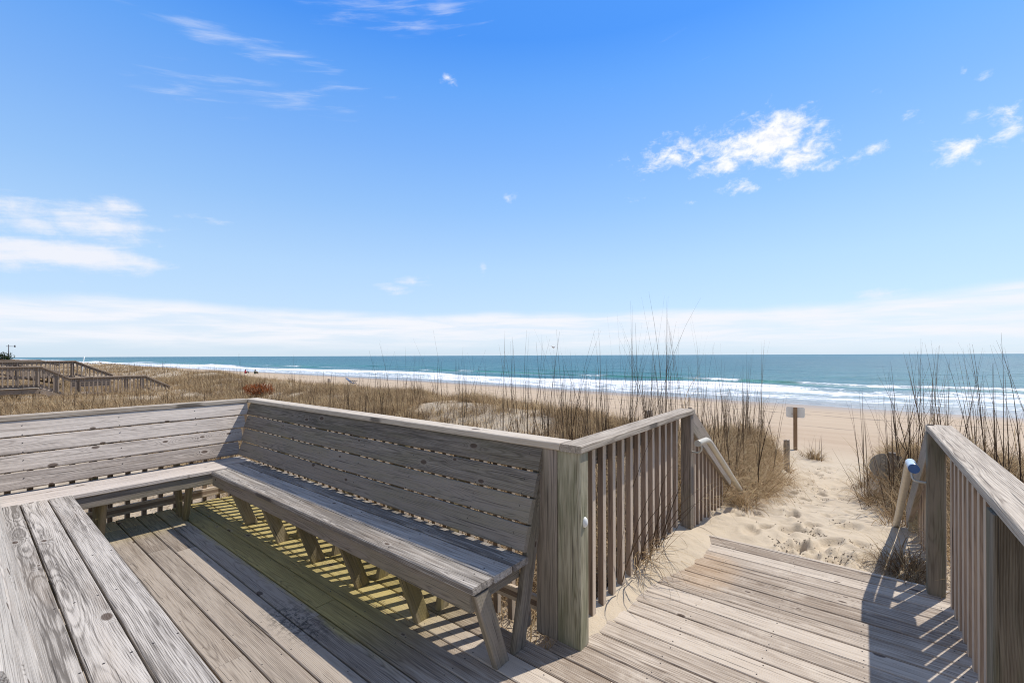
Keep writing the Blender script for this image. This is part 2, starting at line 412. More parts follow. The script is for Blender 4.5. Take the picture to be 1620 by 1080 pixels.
# ------------------------------------------------------------------ terrain
def shore(x): return 45.2 + 7.5 * (1 - np.exp(np.minimum(x, 0) / 55.)) - .02 * np.clip(x, 0, 400)
def crest(x): return 10.8 + .085 * np.clip(-x, 0, 120)
PRINTS = []
for i in range(95):
    yy = 4.4 + random.random() ** 1.3 * 8.; f_ = random.gauss(0, .36)
    PRINTS.append((-.42 - .035 * (yy - 4.3) + f_ * max(.35, 1 - .09 * (yy - 4.3)), yy, random.uniform(-.5, .3), random.uniform(.8, 1.25), random.uniform(.3, 1.)))
def height(x, y, prints=False):
    x = np.asarray(x, float); y = np.asarray(y, float)
    yc = crest(x); ys = shore(x); toe = yc + 3.8
    amp = ss(y, 2.5, 6.)
    dune = -.46 + amp * ((fbm(x * .16, y * .2, 5) - .5) * .75 + (fbm(x * .55, y * .6, 9, 3) - .5) * .30)
    dune = dune + (.14 + .26 * ss(-x, 2., 8.)) * ss(y, yc - 5, yc - 1.)
    dune = dune + .40 * np.exp(-((x + 2.0) / 1.0) ** 2 - ((y - 5.4) / 1.5) ** 2)      # banks beside the steps
    dune = dune + .20 * np.exp(-((x + 2.0) / .9) ** 2 - ((y - 8.4) / 1.6) ** 2)
    dune = dune + .22 * np.exp(-((x - 1.3) / .9) ** 2 - ((y - 8.2) / 1.9) ** 2)
    dune = dune + .30 * np.exp(-((x - 1.2) / .8) ** 2 - ((y - 4.6) / 1.5) ** 2)
    bz = -1.12 + (SEA + 1.12) * (y - toe) / (ys - toe)
    bz = np.maximum(bz, -9.) + .05 * (fbm(x * .12, y * .3, 21, 3) - .5)
    bz = np.where(y > ys + 60, -6., bz)
    t = ss(y, yc - .8, toe + .2)
    z = dune * (1 - t) + bz * t
    xp = -.40 - .035 * (y - 4.3)
    hw = np.interp(y, [4.2, 6, 8, 10, 13, 16], [.85, .72, .52, .42, .65, 2.])
    zp = np.interp(y, [4.2, 5, 6, 7.5, 9, 11, 14, 15], [-.035, -.075, -.17, -.40, -.62, -.86, -1.08, -1.12])
    k = 1 - ss(np.abs(x - xp), hw, hw + .75)
    k = k * ss(y, 3.8, 4.2) * (1 - ss(y, 13, 16))
    z = z * (1 - k) + zp * k
    if prints:
        near = (y > 4.26) & (y < 13.5) & (np.abs(x) < 2.5)
        if near.any():
            dz = np.zeros_like(z)
            xn, yn = x[near], y[near]; acc = (fbm(xn * 3.0, yn * 3.0, 31, 4) - .5) * .10 * k[near]
            for (cx, cy, an, sc, dp) in PRINTS:
                mm = (np.abs(xn - cx) < .3) & (np.abs(yn - cy) < .3)
                if not mm.any(): continue
                ca, sa = math.cos(an), math.sin(an); dx = xn[mm] - cx; dy = yn[mm] - cy
                p = (dx * ca + dy * sa) / (.062 * sc); q = (-dx * sa + dy * ca) / (.135 * sc); rr = np.sqrt(p * p + q * q)
                acc[mm] += dp * (-.052 * np.exp(-rr ** 7) + .018 * np.exp(-((rr - 1.35) / .35) ** 2))
            dz[near] = acc; z = z + dz
    under = (y < 4.245) & (x > -1.36) & (x < .52) | (y < 2.3) & (x < .6) & (x > -6.)
    return np.where(under, np.minimum(z, -.16), z)
def spaced(*segs):
    o = []
    for a, b, st in segs: o.append(np.arange(a, b, st))
    return np.unique(np.round(np.concatenate(o), 4))
gx = spaced((-6000, -1000, 500), (-1000, -300, 50), (-300, -110, 8), (-110, -32, 1.6), (-32, -6, .33), (-6, -1.9, .09), (-1.9, 1.3, .025), (1.3, 6, .12), (6, 20, .6), (20, 80, 4), (80, 600, 40), (600, 6001, 600))
gy = spaced((-300, -60, 40), (-60, -3, 3.), (-3, 3.9, .2), (3.9, 4.24, .08), (4.25, 9., .025), (9, 16, .09), (16, 30, .35), (30, 60, .9), (60, 130, 6), (130, 1000, 80))
GX, GY = np.meshgrid(gx, gy)
GZ = height(GX, GY, True)
def grid_quads(nx, ny):
    i = np.arange(nx - 1)[None, :] + np.arange(ny - 1)[:, None] * nx
    return np.stack([i, i + 1, i + 1 + nx, i + nx], -1).reshape(-1, 4)
def veg_density(x, y):
    """how thickly the dune grass grows"""
    x = np.asarray(x, float); y = np.asarray(y, float); yc = crest(x)
    left = ss(-x, 7., 17.)
    n = fbm(x * .22 + 40, y * .26, 71, 4)
    th = .40 - .19 * left; n = n + .30 * (fbm(x * 1.1, y * 1.1, 171, 3) - .42) + .12 * (1 - ss(y, 4.5, 7.))
    d = ss(n, th, th + .13)
    d = np.maximum(d, left * (1 - ss(y, 6.5, 9.)) * .9)
    d = np.maximum(d, .9 * np.exp(-((y - yc + .2) / 1.2) ** 2) * ss(fbm(x * .4, y * .1, 77, 3), .36, .5))
    blow = ss(fbm(x * .16 + 7, y * .3 + 3, 141, 4), .50, .58) * ss(y, 5., 7.) * ss(-x, 11., 18.)
    d = d * (1 - .92 * blow)
    d = np.maximum(d, .17)
    d = d * (1 - ss(y, yc + .6, yc + 2.2)) * np.where(x < -7.5, 1., ss(y, 2.45, 2.7))
    xp = -.40 - .035 * (y - 4.3); hw = np.interp(y, [4.2, 6, 8, 10, 13], [1.0, .85, .72, .60, .9])
    d = d * ss(np.abs(x - xp), hw, hw + .35)
    d = np.where((x > -36) & (x < -27) & (y > -8) & (y < 8.4), d * .3, d)
    return np.where((x > -6) & (x < .6) & (y < 2.6), 0, d)
LIT = veg_density(GX, GY)
LIT = np.maximum(LIT, ((GX < -5.7) & (GX > -9) & (GY < 2.8)) * 1.)
ground = quad_mesh('ground', np.stack([GX, GY, GZ], -1).reshape(-1, 3), grid_quads(len(gx), len(gy)), M['sand'],
                   {'sd': (GY - shore(GX)).ravel(), 'litter': LIT.ravel()}, smooth=True)
tag(ground, kind='structure')

# ------------------------------------------------------------------ sea
ox = np.unique(np.concatenate([spaced((-140, -40, .9), (-40, 45, .55), (45, 200, 4)), -140 - np.geomspace(1, 9000, 90), 200 + np.geomspace(4, 9000, 30)]))
oy = np.concatenate([np.arange(-14, 75, .38), 75 + np.geomspace(.5, 25000, 170)])
OX, OD = np.meshgrid(ox, oy); OY = OD + shore(OX)
XW = OX / 1.0
def ridge(pos, width, amp, seed, lo, hi):
    c = pos + (fbm(OX * .018, OX * 0 + seed, seed, 3) - .5) * 9.
    env = ss(fbm(OX * .022 + 3, OX * 0 + .5, seed + 4, 3), lo, hi)
    q = (OD - c) / width
    prof = np.where(q < 0, np.exp(-(q * 1.9) ** 2), np.exp(-(q * .8) ** 2))
    return amp * env * prof, c, env
fade = np.exp(-np.clip(OD - 60, 0, None) / 500)
r1, c1_, e1 = ridge(33., 2.0, .42, 3, .40, .62)
r2, c2_, e2 = ridge(21., 1.8, .32, 13, .30, .55)
r3, c3_, e3 = ridge(54., 2.6, .28, 23, .35, .6)
OZ = SEA + (r1 + r2 + r3) + ss(OD, 2, 30) * fade * ((fbm(OX * .05, OD * .16, 41, 3) - .5) * .55 + .10 * np.sin(OD * .42 + 6 * fbm(OX * .01, OD * .01, 45, 2)))
OZ = OZ + (1 - ss(OD, -10, 4)) * (-OD.clip(-14, 4) * .004 + .005)
wob = (fbm(OX * .03, OD * .03, 51, 3) - .5) * 10
D = OD + wob
foam = .66 * ss(D, 1, 5) * (1 - ss(D, 15, 24)) * (.35 + 1.0 * fbm(OX * .035, OD * .12, 55, 3))
foam = foam + .36 * ss(D, 11, 16) * (1 - ss(D, 18, 24))
foam = foam + .75 * e2 * np.exp(-((OD - c2_ + .6) / 2.) ** 2)
brk = ss(fbm(OX * .045 + 9, OX * 0 + 2.5, 61, 3), .56, .66)
foam = foam + .7 * e1 * brk * np.exp(-((OD - c1_ + .5) / 1.2) ** 2)
foam = foam + .16 * ss(D, -3, 1.) * (1 - ss(D, 2, 7))
lft = ss(-OX, 25, 60)
foam = foam + lft * .35 * np.exp(-((OD - 30 - wob) / 1.8) ** 2) + lft * .5 * np.exp(-((OD - 38 - wob * .6) / 1.6) ** 2) * ss(fbm(OX * .02, OX * 0, 66, 2), .42, .55)
foam = np.clip(foam, 0, 1.3)
green = np.clip(1.1 * e1 * np.exp(-((OD - c1_ + 1.0) / 2.2) ** 2) + .6 * e3 * np.exp(-((OD - c3_ + 1.) / 2.5) ** 2), 0, 1) * (1 - .6 * ss(foam, .3, .8))
sea = quad_mesh('sea', np.stack([OX, OY, OZ], -1).reshape(-1, 3), grid_quads(len(ox), len(oy)), M['sea'],
                {'sd': OD.ravel(), 'foam': foam.ravel(), 'green': green.ravel()}, smooth=True)
tag(sea, kind='structure')

# ------------------------------------------------------------------ the deck floor
def gapless(n, a, b): return [a + (b - a) * k / n for k in range(n + 1)]
deck = thing('wooden_deck', 'weathered timber deck floor of long boards between the benches and the sand path', 'deck', (-2.5, 1., 0))
wd = Wood(); T = .038; Y_DECK = 2.18
edges = [-1.0 + .1525 * k for k in range(0, 21)]
for k in range(len(edges) - 1):
    y0, y1 = edges[k], edges[k + 1]; yc_ = (y0 + y1) / 2; g = random.uniform(.006, .011)
    cuts = [-5.845 + random.uniform(-.012, .012)]
    xx = -5.845 + random.choice((1.25, 2.4, 3.1, 3.65)) + random.uniform(-.1, .1)
    while xx < .2:
        cuts.append(xx); xx += random.choice((2.44, 3.05, 3.66))
    cuts.append(.53)
    for a, b in zip(cuts[:-1], cuts[1:]):
        zj = random.uniform(-.0025, .0015)
        wd.board((a + .0015, yc_, -T / 2 + zj), (b - .0015, yc_, -T / 2 + zj), (0, 1, 0), (y1 - y0) - g, T, ch=.0045, bow=.0004)
        for xs in np.arange(-5.75, .5, .406):
            if a + .02 < xs < b - .02 and yc_ > -.2:
                for q in (-.047, .047): wd.dot((xs + random.uniform(-.008, .008), yc_ + q + random.uniform(-.006, .006), zj), (0, 0, 1), .0042)
wy = edges[-1]; nb = 14; wedges = gapless(nb, wy, 4.225)
for k in range(nb):
    y0, y1 = wedges[k], wedges[k + 1]; zj = random.uniform(-.0008, .0006); yc_ = (y0 + y1) / 2; g = random.uniform(.005, .010)
    wd.board((-1.375 + random.uniform(-.01, .01), yc_, -T / 2 + zj), (.515 + random.uniform(-.01, .01), yc_, -T / 2 + zj), (0, 1, 0), (y1 - y0) - g, T, ch=.0045, bow=.0005)
    for xs in (-1.25, -.85, -.42, 0., .40):
        for q in (-.047, .047): wd.dot((xs + random.uniform(-.01, .01), yc_ + q + random.uniform(-.006, .006), zj), (0, 0, 1), .0042)
wd.board((-1.375, 4.247, -.02), (.515, 4.247, -.02), (0, 1, 0), .036, .043, ch=.004)          # nosing strip at the sand
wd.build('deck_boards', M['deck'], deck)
wj = Wood()
for xs in np.arange(-5.75, .5, .812): wj.board((xs, -1., -.13), (xs, 2.05, -.13), (0, 0, 1), .18, .038)
for xs in (-1.32, -.4, .48): wj.board((xs, 2.06, -.13), (xs, 4.22, -.13), (0, 0, 1), .18, .038)
wj.board((-5.80, -1., -.132), (-5.80, 2.15, -.132), (0, 0, 1), .185, .038)
wj.board((-1.36, 4.206, -.13), (.50, 4.206, -.13), (0, 0, 1), .17, .036)
wj.build('joists', M['postbrown'], deck)

# ------------------------------------------------------------------ benches
ZR = 1.136; TC = .042; ZS = .505; LEAN = .195
def bench_back(w, base, along, L0, L1, out, mat, parent, name='backrest', n=4, cut=None):
    """four boards leaning outward towards the top; base: point on the line of the board fronts at the top"""
    along = np.array(along, float); out = np.array(out, float); base = np.array(base, float)
    zt, zb = ZR - TC, ZS + .030
    hgt = zt - zb; gap = .009; bw = (hgt - gap * n) / n
    up = out * (LEAN / hgt) + np.array((0, 0, 1.)); up /= np.linalg.norm(up)
    for k in range(n):
        zc = zt - .004 - (k + .5) * (bw + gap) + gap / 2
        off = -LEAN * (zt - zc) / hgt
        c = base + out * (off + .020) + np.array((0, 0, zc))
        l0, l1 = L0(zc) if callable(L0) else L0, L1(zc) if callable(L1) else L1
        w.board(c + along * l0, c + along * l1, up, bw / up[2] + .0, .036, ch=.005, bow=.0006)
    return up
# ---- bench along the dune side (faces the camera) ----
YB = 2.13
XC = -5.652; XL = -1.347
b1 = thing('corner_bench', 'long grey bench with its slatted back in shade, ending beside the walkway corner post', 'bench', (-3.4, 1.8, 0))
w = Wood(); yb_top = YB + .012
def lean_x(z): return XC + .012 + LEAN * (ZR - TC - z) / (ZR - TC - ZS - .03)
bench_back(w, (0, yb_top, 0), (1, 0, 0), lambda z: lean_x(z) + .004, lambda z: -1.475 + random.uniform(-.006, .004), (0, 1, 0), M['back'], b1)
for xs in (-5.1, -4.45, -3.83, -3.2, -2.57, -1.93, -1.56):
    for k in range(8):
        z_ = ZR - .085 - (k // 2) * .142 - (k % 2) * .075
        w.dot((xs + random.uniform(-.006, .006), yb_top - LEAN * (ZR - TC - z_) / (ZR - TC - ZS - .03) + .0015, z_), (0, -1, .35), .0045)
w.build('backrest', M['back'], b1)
w = Wood(); y0 = 1.557
for k, (a, b, sh) in enumerate(((y0, y0 + .148, 0), (y0 + .157, y0 + .302, 0), (y0 + .312, y0 + .445, 0))):
    xa = -5.05 if k == 0 else -5.2
    w.board((-5.012 if k == 0 else -5.20, (a + b) / 2, ZS - .019), (-1.485 + .004 * k, (a + b) / 2, ZS - .019), (0, 1, 0), b - a, .038, ch=.006, bow=.0004)
    for xs in (-4.75, -4.1, -3.45, -2.85, -2.2, -1.58):
        for q in (-.04, .04): w.dot((xs, (a + b) / 2 + q, ZS), (0, 0, 1), .005)
w.build('seat', M['seat'], b1)
w = Wood(); w.board((-5.03, y0 + .034, ZS - .038 - .052), (-1.52, y0 + .034, ZS - .038 - .052), (0, 0, 1), .104, .038, ch=.006, bow=.0005)
w.build('apron', M['back'], b1)
def leg_pair(parent, p, inward, along):
    """V pair: front leg raked forward, rear leg carried up behind the backrest, and a cross bearer"""
    p = np.array(p, float); inw = np.array(inward, float); al = np.array(along, float)
    plank('leg', M['leg'], parent, p - inw * .0 + al * 0, p + inw * .175 + np.array((0, 0, ZS - .042)), inw, .098, .038, ch=.005, cut0=(0, 0, 1), cut1=(0, 0, 1))
    q = p - inw * .165
    top = q - inw * (.135 + LEAN - .10) + np.array((0, 0, ZR - TC - .002))
    plank('rear_support', M['leg'], parent, q, top, inw, .095, .038, ch=.005, cut0=(0, 0, 1), cut1=(0, 0, 1))
    z_ = ZS - .038 - .045
    plank('bearer', M['leg'], parent, p + inw * .13 + al * .0385 + np.array((0, 0, z_)), p - inw * .19 + al * .0385 + np.array((0, 0, z_)), (0, 0, 1), .088, .036)
LEGX = [-4.70, -4.03, -3.42, -2.80, -2.15]
for xs in LEGX: leg_pair(b1, (xs, 1.80, .001), (0, -1, 0), (1, 0, 0))
# end frame, proud of the seat end
p = np.array((-1.512, 1.80, .001))
plank('leg', M['back'], b1, p, p + np.array((0, -.165, ZS - .055)), (0, 1, 0), .098, .040, ch=.005, cut0=(0, 0, 1), cut1=(0, 0, 1))
plank('rear_support', M['back'], b1, (-1.512, 1.945, .001), (-1.512, 2.205, ZR - TC - .002), (0, 1, 0), .095, .040, ch=.005, cut0=(0, 0, 1), cut1=(0, 0, 1))
plank('bearer', M['back'], b1, (-1.555, 1.60, ZS - .086), (-1.555, 2.0, ZS - .086), (0, 0, 1), .092, .038)
plank('top_rail', M['cap'], b1, (XC - .075, YB + .070, ZR - TC / 2), (XL - .003, YB + .070, ZR - TC / 2), (0, 1, 0), .14, TC, ch=.005, bow=.0003)
for xs in np.arange(-5.70, -1.56, .125):
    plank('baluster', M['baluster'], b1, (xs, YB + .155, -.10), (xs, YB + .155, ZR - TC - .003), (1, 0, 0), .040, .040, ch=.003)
plank('lower_rail', M['baluster'], b1, (-5.8, YB + .118, .10), (-1.55, YB + .118, .10), (0, 0, 1), .088, .030)

# ---- bench along the far side (sunlit) ----
b2 = thing('side_bench', 'sunlit silvery bench with knotty four-board back, meeting the shaded bench in the corner', 'bench', (-5.3, .6, 0))
w = Wood()
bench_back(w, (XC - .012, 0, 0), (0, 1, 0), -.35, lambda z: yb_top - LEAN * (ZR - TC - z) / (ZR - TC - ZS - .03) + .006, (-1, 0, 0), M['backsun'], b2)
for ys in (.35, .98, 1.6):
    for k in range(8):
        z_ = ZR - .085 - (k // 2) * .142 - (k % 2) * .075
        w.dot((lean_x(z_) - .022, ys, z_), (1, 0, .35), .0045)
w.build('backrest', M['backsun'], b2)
XSF = -5.085
w = Wood()
w.board((XSF - .074, -.36, ZS - .020), (XSF - .074, 1.72, ZS - .020), (1, 0, 0), .148, .040, ch=.006)
w.board((XSF - .232, -.36, ZS - .020), (XSF - .232, 2.0, ZS - .020), (1, 0, 0), .15, .040, ch=.006)
w.board((XSF - .392, -.36, ZS - .020), (XSF - .392, 2.0, ZS - .020), (1, 0, 0), .15, .040, ch=.006)
w.build('seat', M['backsun'], b2)
plank('apron', M['back'], b2, (XSF - .036, -.3, ZS - .040 - .052), (XSF - .036, 1.60, ZS - .040 - .052), (0, 0, 1), .104, .038, ch=.006)
for ys in (.18, .80, 1.43): leg_pair(b2, (-5.345, ys, .001), (1, 0, 0), (0, 1, 0))
plank('top_rail', M['cap'], b2, (XC - .070, -.5, ZR - TC / 2), (XC - .070, YB - .002, ZR - TC / 2), (1, 0, 0), .14, TC, ch=.005)
for ys in np.arange(-.4, 2.2, .135):
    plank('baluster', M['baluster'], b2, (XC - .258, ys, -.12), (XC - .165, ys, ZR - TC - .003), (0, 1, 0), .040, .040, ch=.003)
plank('lower_rail', M['baluster'], b2, (XC - .217, -.5, .088), (XC - .217, 2.24, .088), (0, 0, 1), .092, .036)

# ---- bench nearest the camera ----
b3 = thing('near_bench', 'three-board bench seat with swirling grain, cut off by the bottom of the picture', 'bench', (-3.2, .4, 0))
w = Wood()
for (a, b) in ((.455, .590), (.307, .446), (.168, .298)):
    w.board((XSF + .004, (a + b) / 2, ZS - .019), (-1.50, (a + b) / 2 - .02, ZS - .019), (0, 1, 0), b - a, .038, ch=.006, bow=.0003)
    for xs in (-4.75, -4.1, -3.45, -2.85, -2.2, -1.58):
        for q in (-.04, .04): w.dot((xs, (a + b) / 2 + q, ZS), (0, 0, 1), .005)
w.build('seat', M['seat'], b3)
plank('apron', M['back'], b3, (XSF + .01, .535, ZS - .038 - .053), (-1.53, .515, ZS - .038 - .053), (0, 0, 1), .104, .038, ch=.006)
w = Wood(); bench_back(w, (0, .014, 0), (1, 0, 0), lambda z: lean_x(z) + .02, -1.475, (0, -1, 0), M['seat'], b3); w.build('backrest', M['seat'], b3)
for xs in (-4.6, -3.9, -3.2, -2.5, -1.9): leg_pair(b3, (xs, .30, .001), (0, 1, 0), (1, 0, 0))
plank('top_rail', M['cap'], b3, (XC + .01, -.065, ZR - TC / 2), (-1.40, -.065, ZR - TC / 2), (0, 1, 0), .14, TC, ch=.005)
for xs in np.arange(-5.5, -1.5, .25): plank('baluster', M['baluster'], b3, (xs, -.16, -.02), (xs, -.16, ZR - TC), (1, 0, 0), .04, .04, ch=.003)

# ------------------------------------------------------------------ walkway railings
SL = -.577
def pipe_pts(x, y0, z0, y1, yend): return catmull([(x, y0, z0 + .012), (x, y0 + .12, z0 + .008), (x, y0 + .27, z0 - .0)], 4)[:-1] + \
    catmull([(x, y0 + .27, z0), (x, y0 + .36, z0 - .03), (x, y0 + .46, z0 - .085), (x, y1, z0 - .085 + SL * (y1 - y0 - .46)), (x, yend, z0 - .085 + SL * (yend - y0 - .46))], 6)
rl = thing('walkway_railing', 'timber railing with green-stained corner post and sand drifted along its foot', 'railing', (-1.27, 3.2, 0))
capx = XL + .07
plank('cap', M['cap'], rl, (capx, YB, ZR - TC / 2), (capx, 4.239, ZR - TC / 2), (1, 0, 0), .14, TC, ch=.005)
plank('post', M['post'], rl, (-1.299, YB + .062, .001), (-1.299, YB + .062, ZR - TC - .001), (1, 0, 0), .150, .098, ch=.006)
plank('post_board', M['postbrown'], rl, (-1.450, YB + .058, .001), (-1.450, YB + .058, ZR - TC - .001), (1, 0, 0), .146, .090, ch=.005)
plank('post', M['postbrown'], rl, (-1.267, 4.195, -.3), (-1.267, 4.195, ZR - TC - .001), (1, 0, 0), .090, .088, ch=.005)
for ys in np.arange(2.335, 4.12, .1435):
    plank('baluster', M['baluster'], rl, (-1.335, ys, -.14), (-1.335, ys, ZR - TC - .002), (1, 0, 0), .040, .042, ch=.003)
V, F = [], []
for k in range(7):       # domed plastic knob on the post
    a = k / 6 * math.pi / 2
    for j in range(16):
        g = j * math.pi / 8; V.append((-1.2235 + .018 * math.sin(a) if k else -1.2235, YB + .062 + .022 * math.cos(a) * math.cos(g), .70 + .030 * math.cos(a) * math.sin(g)))
for k in range(6):
    for j in range(16): F.append((k * 16 + j, k * 16 + (j + 1) % 16, (k + 1) * 16 + (j + 1) % 16, (k + 1) * 16 + j))
mesh_obj('knob', V, F, M['whiteknob'], rl, smooth=True)
plank('side_rail', M['postbrown'], rl, (-1.376, YB + .02, ZR - TC - .085), (-1.376, 4.239, ZR - TC - .085), (0, 0, 1), .165, .036)
# sloping rail down the buried steps
def stair(parent, xr, xb, xpipe, yend, side, pend):
    y0 = 4.245; z0 = ZR - .012
    plank('stair_rail', M['postbrown'], parent, (xr, y0, z0 - .085), (xr, yend, z0 - .085 + SL * (yend - y0)), (0, -SL, 1), .185, .040, ch=.005, cut0=(0, 1, 0), cut1=(0, 1, 0))
    for ys in np.arange(4.36, yend - .12, .135):
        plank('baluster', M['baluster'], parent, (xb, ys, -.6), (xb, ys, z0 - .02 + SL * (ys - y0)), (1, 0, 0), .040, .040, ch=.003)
    pts = pipe_pts(xpipe, 4.03, .850, 5.0, pend)
    pp = tube('handrail', M['pipe'], parent, pts, .0275, 20)
    return pts
pts = stair(rl, capx + .022, capx - .026, -1.128, 5.78, 1, 5.72)
br = tube('bracket', M['bracket'], rl, catmull([(-1.128, 4.14, .83), (-1.13, 4.145, .785), (-1.16, 4.16, .755), (-1.20, 4.175, .752), (-1.221, 4.18, .752)], 6), .0085, 10)
tube('end_cap', M['bracket'], rl, [(-1.128, 4.024, .8625), (-1.128, 4.031, .8622)], .0285, 20)

rr = thing('walkway_railing', 'timber railing with broad grey cap and blue-wrapped handrail end, cut off by the frame', 'railing', (.42, 3.0, 0))
XR = .353
plank('cap', M['cap'], rr, (XR + .07, .9, ZR - TC / 2), (XR + .07, 4.318, ZR - TC / 2), (1, 0, 0), .14, TC, ch=.005, bow=.0004)
plank('post', M['postdark'], rr, (.391, 4.165, -.3), (.391, 4.165, ZR - TC - .001), (1, 0, 0), .090, .090, ch=.005)
plank('post', M['postdark'], rr, (.398, 2.232, .001), (.398, 2.232, ZR - TC - .001), (1, 0, 0), .106, .108, ch=.005)
plank('post', M['postdark'], rr, (.391, 1.0, .001), (.391, 1.0, ZR - TC - .001), (1, 0, 0), .090, .090, ch=.005)
for ys in list(np.arange(2.42, 4.12, .1435)) + list(np.arange(1.12, 2.15, .1435)):
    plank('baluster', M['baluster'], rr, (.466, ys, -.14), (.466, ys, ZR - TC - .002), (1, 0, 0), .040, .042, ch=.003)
plank('side_rail', M['postbrown'], rr, (.508, .9, ZR - TC - .085), (.508, 4.30, ZR - TC - .085), (0, 0, 1), .165, .036)
plank('post', M['post'], rr, (.405, 5.98, -.9), (.405, 5.98, .08), (1, 0, 0), .090, .090, ch=.005)
pts = stair(rr, XR + .022, XR + .09, .272, 6.15, -1, 6.12)
tube('bracket', M['bracket'], rr, catmull([(.272, 4.20, .83), (.273, 4.19, .785), (.285, 4.17, .755), (.33, 4.165, .748), (.345, 4.165, .748)], 6), .0085, 10)
tube('bracket', M['bracket'], rr, catmull([(.272, 5.90, -.24), (.274, 5.91, -.28), (.30, 5.93, -.285), (.36, 5.96, -.285)], 6), .0085, 10)
pw_ = pipe_pts(.272, 4.03, .850, 5.0, 6.12)[:9]
tube('end_wrap', M['tape'], rr, pw_, .0302, 20)
tube('end_cap', M['bluecap'], rr, [(.272, 4.018, .8627), (.272, 4.029, .8622)], .0305, 20)

# ------------------------------------------------------------------ sand lying on the walkway
def drift():
    nx, ny = 44, 150
    ys = np.linspace(2.20, 4.235, ny); V = []
    for y in ys:
        half = np.interp(y, [2.2, 2.5, 2.9, 3.2, 3.5, 3.75, 4.0, 4.235], [.03, .055, .06, .10, .19, .23, .20, .15])
        half *= 1 + .55 * (float(fbm(np.array([y * 6.]), np.array([1.]), 7, 3)[0]) - .5)
        hh = np.interp(y, [2.2, 2.7, 3.4, 4.0, 4.235], [.012, .03, .06, .075, .06])
        for k in range(nx):
            f = k / (nx - 1); x = -1.38 + (half + .145) * f
            edge = max(0, 1 - f) ** .75
            z = -.010 + (hh * 1.25 + .006) * edge + (.012 * (float(vn(x * 16, y * 16, 3)) - .5)) * (edge ** .5)
            V.append((x, y, z - .004 * (f > .97)))
    return V, grid_quads(nx, ny)
V, Q = drift()
ob = quad_mesh('sand_drift', V, Q, M['sand'], {'sd': np.full(len(V), -60.), 'litter': np.zeros(len(V))}, smooth=True)
tag(ob, kind='stuff')
# thin sand packed between the walkway boards
xs_ = np.linspace(-1.36, .5, 60); ys_ = np.linspace(2.06, 4.22, 90); AX, AY = np.meshgrid(xs_, ys_)
AZ = -.011 - .05 * ss(fbm(AX * .9, AY * 7., 81, 3), .50, .62) * ss(AX, -1.3, .3) - .03 * ss(AX, .0, .3)
ob = quad_mesh('packed_sand', np.stack([AX, AY, AZ], -1).reshape(-1, 3), grid_quads(60, 90), M['sand'], {'sd': np.full(5400, -60.), 'litter': np.zeros(5400)}, smooth=True)
tag(ob, kind='stuff')

# ------------------------------------------------------------------ grasses
def blades(bx, by, bz, L, th0, kap, phi, wid, segs, cv, wob=0.):
    n = len(bx); pts = np.zeros((n, segs + 1, 3)); pts[:, 0] = np.stack([bx, by, bz], -1)
    th = th0.copy(); ph = phi.copy()
    for k in range(segs):
        st = L / segs
        pts[:, k + 1] = pts[:, k] + np.stack([np.sin(th) * np.cos(ph) * st, np.sin(th) * np.sin(ph) * st, np.cos(th) * st], -1)
        th = th + kap / segs * (.4 + 1.2 * (k + 1) / segs) + (RNG.normal(0, wob, n) if wob else 0); ph = ph + (RNG.normal(0, wob, n) if wob else 0)
    pa = phi + math.pi / 2 + RNG.normal(0, .5, n)
    sd = np.stack([np.cos(pa), np.sin(pa), np.zeros(n)], -1)
    prof = np.interp(np.linspace(0, 1, segs + 1), [0, .3, 1], [.8, 1., .14])
    off = sd[:, None, :] * (wid[:, None] * prof[None, :])[:, :, None] * .5
    V = np.stack([pts - off, pts + off], 2).reshape(n, -1, 3)
    m_ = 2 * (segs + 1); base = (np.arange(n) * m_)[:, None, None]
    q = np.array([[2 * k, 2 * k + 1, 2 * k + 3, 2 * k + 2] for k in range(segs)])[None]
    return V.reshape(-1, 3), (base + q).reshape(-1, 4), np.repeat(cv, m_)
def join(parts):
    V, Q, C, o = [], [], [], 0
    fm = []
    for i, (v, q, c, mi) in enumerate(parts):
        V.append(v); Q.append(q + o); C.append(c); o += len(v); fm.append(np.full(len(q), mi))
    return np.concatenate(V), np.concatenate(Q), np.concatenate(C), np.concatenate(fm)
def tufts(cx, cy, n, rad, Lm, wid, segs=4, th=(.1, .55), kap=(.4, 2.0), cvm=.5, sink=.02, spread=None):
    k = np.repeat(np.arange(len(cx)), n); N = len(k)
    a = RNG.uniform(0, 2 * np.pi, N); r = rad * np.sqrt(RNG.uniform(0, 1, N))
    bx = cx[k] + r * np.cos(a); by = cy[k] + r * np.sin(a)
    sc = RNG.uniform(.7, 1.3, len(cx))[k]
    L = Lm * sc * RNG.uniform(.45, 1.15, N)
    phi = a + RNG.normal(0, .7, N)
    tn = RNG.normal(0, .16, len(cx))[k]
    cv = np.clip(RNG.normal(cvm, .24, N) + tn, 0, 1)
    return blades(bx, by, height(bx, by) - sink, L, RNG.uniform(*th, N), RNG.uniform(*kap, N), phi, wid * RNG.uniform(.6, 1.3, N), segs, cv)
